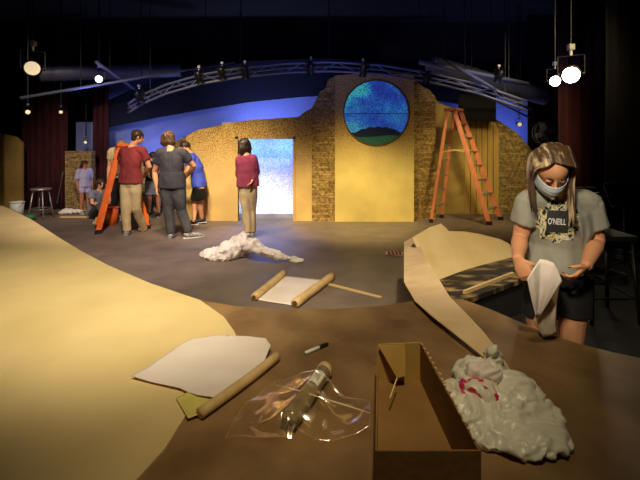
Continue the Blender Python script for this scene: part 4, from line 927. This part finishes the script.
mpn = bpy.data.materials.new('floral print'); mpn.use_nodes = True; nt = mpn.node_tree; N = nt.nodes.new; L = nt.links.new; pb = nt.nodes['Principled BSDF']
tc = N('ShaderNodeTexCoord'); n1 = N('ShaderNodeTexNoise'); n1.inputs['Scale'].default_value = 30; n1.inputs['Detail'].default_value = 2; n1.inputs['Distortion'].default_value = 1.5; L(tc.outputs['Object'], n1.inputs[0])
r1 = N('ShaderNodeValToRGB'); r1.color_ramp.interpolation = 'CONSTANT'; e = r1.color_ramp.elements; e[0].position = 0; e[0].color = lin(28, 28, 32); e[1].position = .44; e[1].color = lin(132, 134, 138)
for p_, c_ in ((.49, (208, 182, 70)), (.545, (222, 220, 212)), (.60, (150, 150, 120))): q = e.new(p_); q.color = lin(*c_)
L(n1.outputs[0], r1.inputs[0]); L(r1.outputs[0], pb.inputs['Base Color']); pb.inputs['Roughness'].default_value = .85
decal('printed_flowers', 535, 580, 200, 243, mpn, .002, 24, 26, .06, lambda u, v: (u-.5)**2+(v-.5)**2*.9 < .235+.05*math.sin(9*math.atan2(v-.5, u-.5)))
decal('printed_square', 546.5, 568.5, 210.5, 232.5, mat('charcoal print', (44, 42, 46), .8), .0045, 12, 12, .06)
tcu = bpy.data.curves.new('lettering', 'FONT'); tcu.body = "O'NEILL"; tcu.size = 1; tcu.align_x = 'CENTER'; tcu.align_y = 'CENTER'; tcu.offset = .02
to = bpy.data.objects.new('lettering', tcu); COL.objects.link(to); dg = bpy.context.evaluated_depsgraph_get(); dg.update()
tm = bpy.data.meshes.new_from_object(to.evaluated_get(dg)); bpy.data.objects.remove(to)
xs = [v.co.x for v in tm.vertices]; ys = [v.co.y for v in tm.vertices]; wx = max(xs)-min(xs); wy = max(ys)-min(ys)
bm_ = bmesh.new(); bm_.from_mesh(tm); bmesh.ops.subdivide_edges(bm_, edges=[e_ for e_ in bm_.edges if e_.calc_length() > .3], cuts=1)
for v in bm_.verts:
    u = (v.co.x-(max(xs)+min(xs))/2)/wx*18; v_ = -(v.co.y-(max(ys)+min(ys))/2)/wy*6.5
    v.co = onshirt(557+u-v_*.06, 221.5+v_+u*.06, .0062)
obj('lettering', bm_, M['white'], sho)
# dark nails
for q in 'RL':
    for (p, v, pn) in fg['tips'][q]:
        b = bmesh.new(); sdv = v.cross(pn).normalized(); Mn = Matrix((sdv, v.normalized(), sdv.cross(v.normalized()))).transposed()
        ell(b, p-pn*.0045-v*.003, (.0055, .0075, .003), Mn, 2); plab(obj('fingernail', b, mat('dark nail polish', (60, 10, 16), .3) if q == 'R' and v is fg['tips'][q][0][1] else M['maroonnail'] if 'maroonnail' in M else M['black'], t, True), 'dark painted nail')
# the paper in the hands
def paperm(name, rows, m, parent=None):
    b = bmesh.new(); g = [[b.verts.new(W(*p)) for p in r] for r in rows]
    for a_, c_ in zip(g, g[1:]):
        for i in range(len(a_)-1): b.faces.new((a_[i], a_[i+1], c_[i+1], c_[i]))
    o = obj(name, b, m, parent, True); s1 = o.modifiers.new('s', 'SUBSURF'); s1.subdivision_type = 'SIMPLE'; s1.levels = 2; s1.render_levels = 2; s2 = o.modifiers.new('t', 'SOLIDIFY'); s2.thickness = .0012
    return o
t2 = thing('held_paper', W(545, 290, 1.7), 'white paper sheet held up in both hands by the masked person', 'paper')
paperm('sheet', [[(527, 279, 1.705), (533, 269, 1.70), (540, 259, 1.72), (547, 260, 1.715), (554, 263, 1.705), (558, 270, 1.70), (562, 281, 1.695)],
                 [(529.5, 291, 1.715), (534, 284, 1.705), (540, 277, 1.715), (545, 277, 1.71), (550, 279, 1.705), (553, 284, 1.705), (556, 291, 1.71)],
                 [(532.5, 304, 1.73), (535.5, 300, 1.72), (539, 296, 1.725), (542, 296, 1.72), (545, 297, 1.72), (547, 299, 1.72), (549, 302, 1.725)],
                 [(536, 318, 1.75), (536.5, 317.6, 1.75), (537, 317.2, 1.75), (537.5, 317, 1.75), (538, 317, 1.75), (538.5, 317, 1.75), (539, 317, 1.75)]], M['paper'], t2)
paperm('hanging_tail', [[(544, 296, 1.79), (549, 294, 1.80), (554, 291, 1.80), (559, 287, 1.79)],
                        [(538, 312, 1.81), (544, 312, 1.79), (551, 311, 1.81), (556, 309, 1.80)],
                        [(533, 320, 1.83), (541, 325, 1.80), (550, 326, 1.81), (556, 325, 1.82)],
                        [(543, 337, 1.82), (547, 336, 1.81), (552, 335, 1.81), (557, 332, 1.82)]], mat('paper with painted backlight', (176, 148, 96), .6, (214, 196, 170), 7), t2)  # opaque: light showing through is put into the colour

# ---------------------------------------------------------------- dark things at the right
c = W(602, 0, 3.4)*Vector((1, 1, 0)) if False else Vector((2.45, 3.5, 0))
t = thing('tall_chair', c, 'black metal high chair standing in the dark right of the masked person', 'chair')
b = bmesh.new(); box(b, c.x-.19, c.x+.19, c.y-.18, c.y+.18, .70, .74); bevel(b, .01); obj('seat', b, M['black'], t)
for sx in (-1, 1):
    for sy in (-1, 1):
        b = bmesh.new(); tube(b, c+Vector((sx*.16, sy*.15, .70)), c+Vector((sx*.20, sy*.19, .008)), .014); obj('leg', b, M['blackmetal'], t, True)
b = bmesh.new()
for z in (.22, .24): 
    pass
pts = [Vector((sx*.188, sy*.178, .22)) for sx, sy in ((-1, -1), (1, -1), (1, 1), (-1, 1), (-1, -1))]
for p, q in zip(pts, pts[1:]): tube(b, c+p, c+q, .009)
obj('footrest', b, M['blackmetal'], t)
b = bmesh.new(); loft(b, [c+Vector((-.17, .17, .72)), c+Vector((-.17, .2, 1.05)), c+Vector((-.1, .21, 1.1)), c+Vector((.1, .21, 1.1)), c+Vector((.17, .2, 1.05)), c+Vector((.17, .17, .72))], [.012]*6, Vector((0, 1, 0)), 8); obj('back_frame', b, M['blackmetal'], t, True)
b = bmesh.new(); box(b, c.x-.15, c.x+.15, c.y+.19, c.y+.215, .88, 1.06); bevel(b, .008); obj('backrest', b, M['black'], t)
def music_stand(c, label):
    t = thing('music_stand', c, label, 'music stand')
    b = bmesh.new(); tube(b, c+Vector((0, 0, .12)), c+Vector((0, 0, .84)), .011); obj('pole', b, M['blackmetal'], t, True)
    for k in range(3):
        a = k*2.094+.4; b = bmesh.new(); tube(b, c+Vector((0, 0, .16)), c+Vector((math.cos(a)*.26, math.sin(a)*.26, .016)), .008); obj('leg', b, M['blackmetal'], t)
    b = bmesh.new(); prism(b, [c+Vector((-.2, -.06, .81)), c+Vector((.2, -.06, .81)), c+Vector((.2, .06, 1.05)), c+Vector((-.2, .06, 1.05))], (0, .01, .004)); obj('desk', b, M['black'], t)
    b = bmesh.new(); box(b, c.x-.2, c.x+.2, c.y-.11, c.y-.05, .80, .81); obj('ledge', b, M['black'], t)
music_stand(Vector((3.5, 4.6, 0)), 'black music stand in the dark before the right masking curtain')
for i, (px, py, r, lb) in enumerate(((588, 283, .17, 'nearer coil of black cable on the dark floor at right'), (601, 262, .2, 'farther coil of black cable on the dark floor at right'))):
    c = G(px+18, py-4); b = bmesh.new(); n = 120; pts = []
    for k in range(n+1):
        a = k/n*2*math.pi*5; rr_ = r*(1-.08*math.sin(a*.37)); pts.append(c+Vector((math.cos(a)*rr_, math.sin(a)*rr_, .02+.012*k/n*5)))
    loft(b, pts, [.010]*(n+1), Vector((0, 0, 1)), 8); tag(obj('cable_coil', b, M['black'], smooth=True), lb, 'cable', 'coils of black cable on the dark floor')
# round fan on the black curtain
c = W(545, 133, 8.3); t = thing('pedestal_fan', Vector((c.x, c.y, 0)), 'round pedestal fan half hidden behind the bowed head', 'fan')
b = bmesh.new(); n = 40
for R_, yy in ((.24, -.05), (.24, .05), (.16, -.07), (.08, -.075)):
    loft(b, [c+Vector((math.cos(a)*R_, yy, math.sin(a)*R_)) for a in [2*math.pi*i/n for i in range(n+1)]], [.008]*(n+1), Vector((0, 1, 0)), 6)
for i in range(20):
    a = 2*math.pi*i/20; tube(b, c+Vector((math.cos(a)*.05, -.08, math.sin(a)*.05)), c+Vector((math.cos(a)*.24, -.05, math.sin(a)*.24)), .0035, 6)
obj('grille', b, M['pipe'], t, True)
for i in range(4):
    a = i*math.pi/2+.4; b = bmesh.new(); u = Vector((math.cos(a), 0, math.sin(a))); v = Vector((-math.sin(a), .35, math.cos(a))).normalized()
    prism(b, [c+u*.03-v*.02, c+u*.1-v*.07, c+u*.2-v*.07, c+u*.21+v*.03, c+u*.1+v*.05, c+u*.03+v*.02], (0, .004, 0)); obj('blade', b, M['alu'], t)
b = bmesh.new(); tube(b, c+Vector((0, -.03, 0)), c+Vector((0, .14, 0)), .05, 16); obj('motor', b, M['black'], t, True)
b = bmesh.new(); tube(b, c+Vector((0, .1, 0)), Vector((c.x, c.y+.1, .03)), .018); obj('pole', b, M['blackmetal'], t)
b = bmesh.new(); lathe(b, Vector((c.x, c.y+.1, 0)), [(.2, 0), (.2, .02), (.05, .04)]); obj('base', b, M['black'], t)
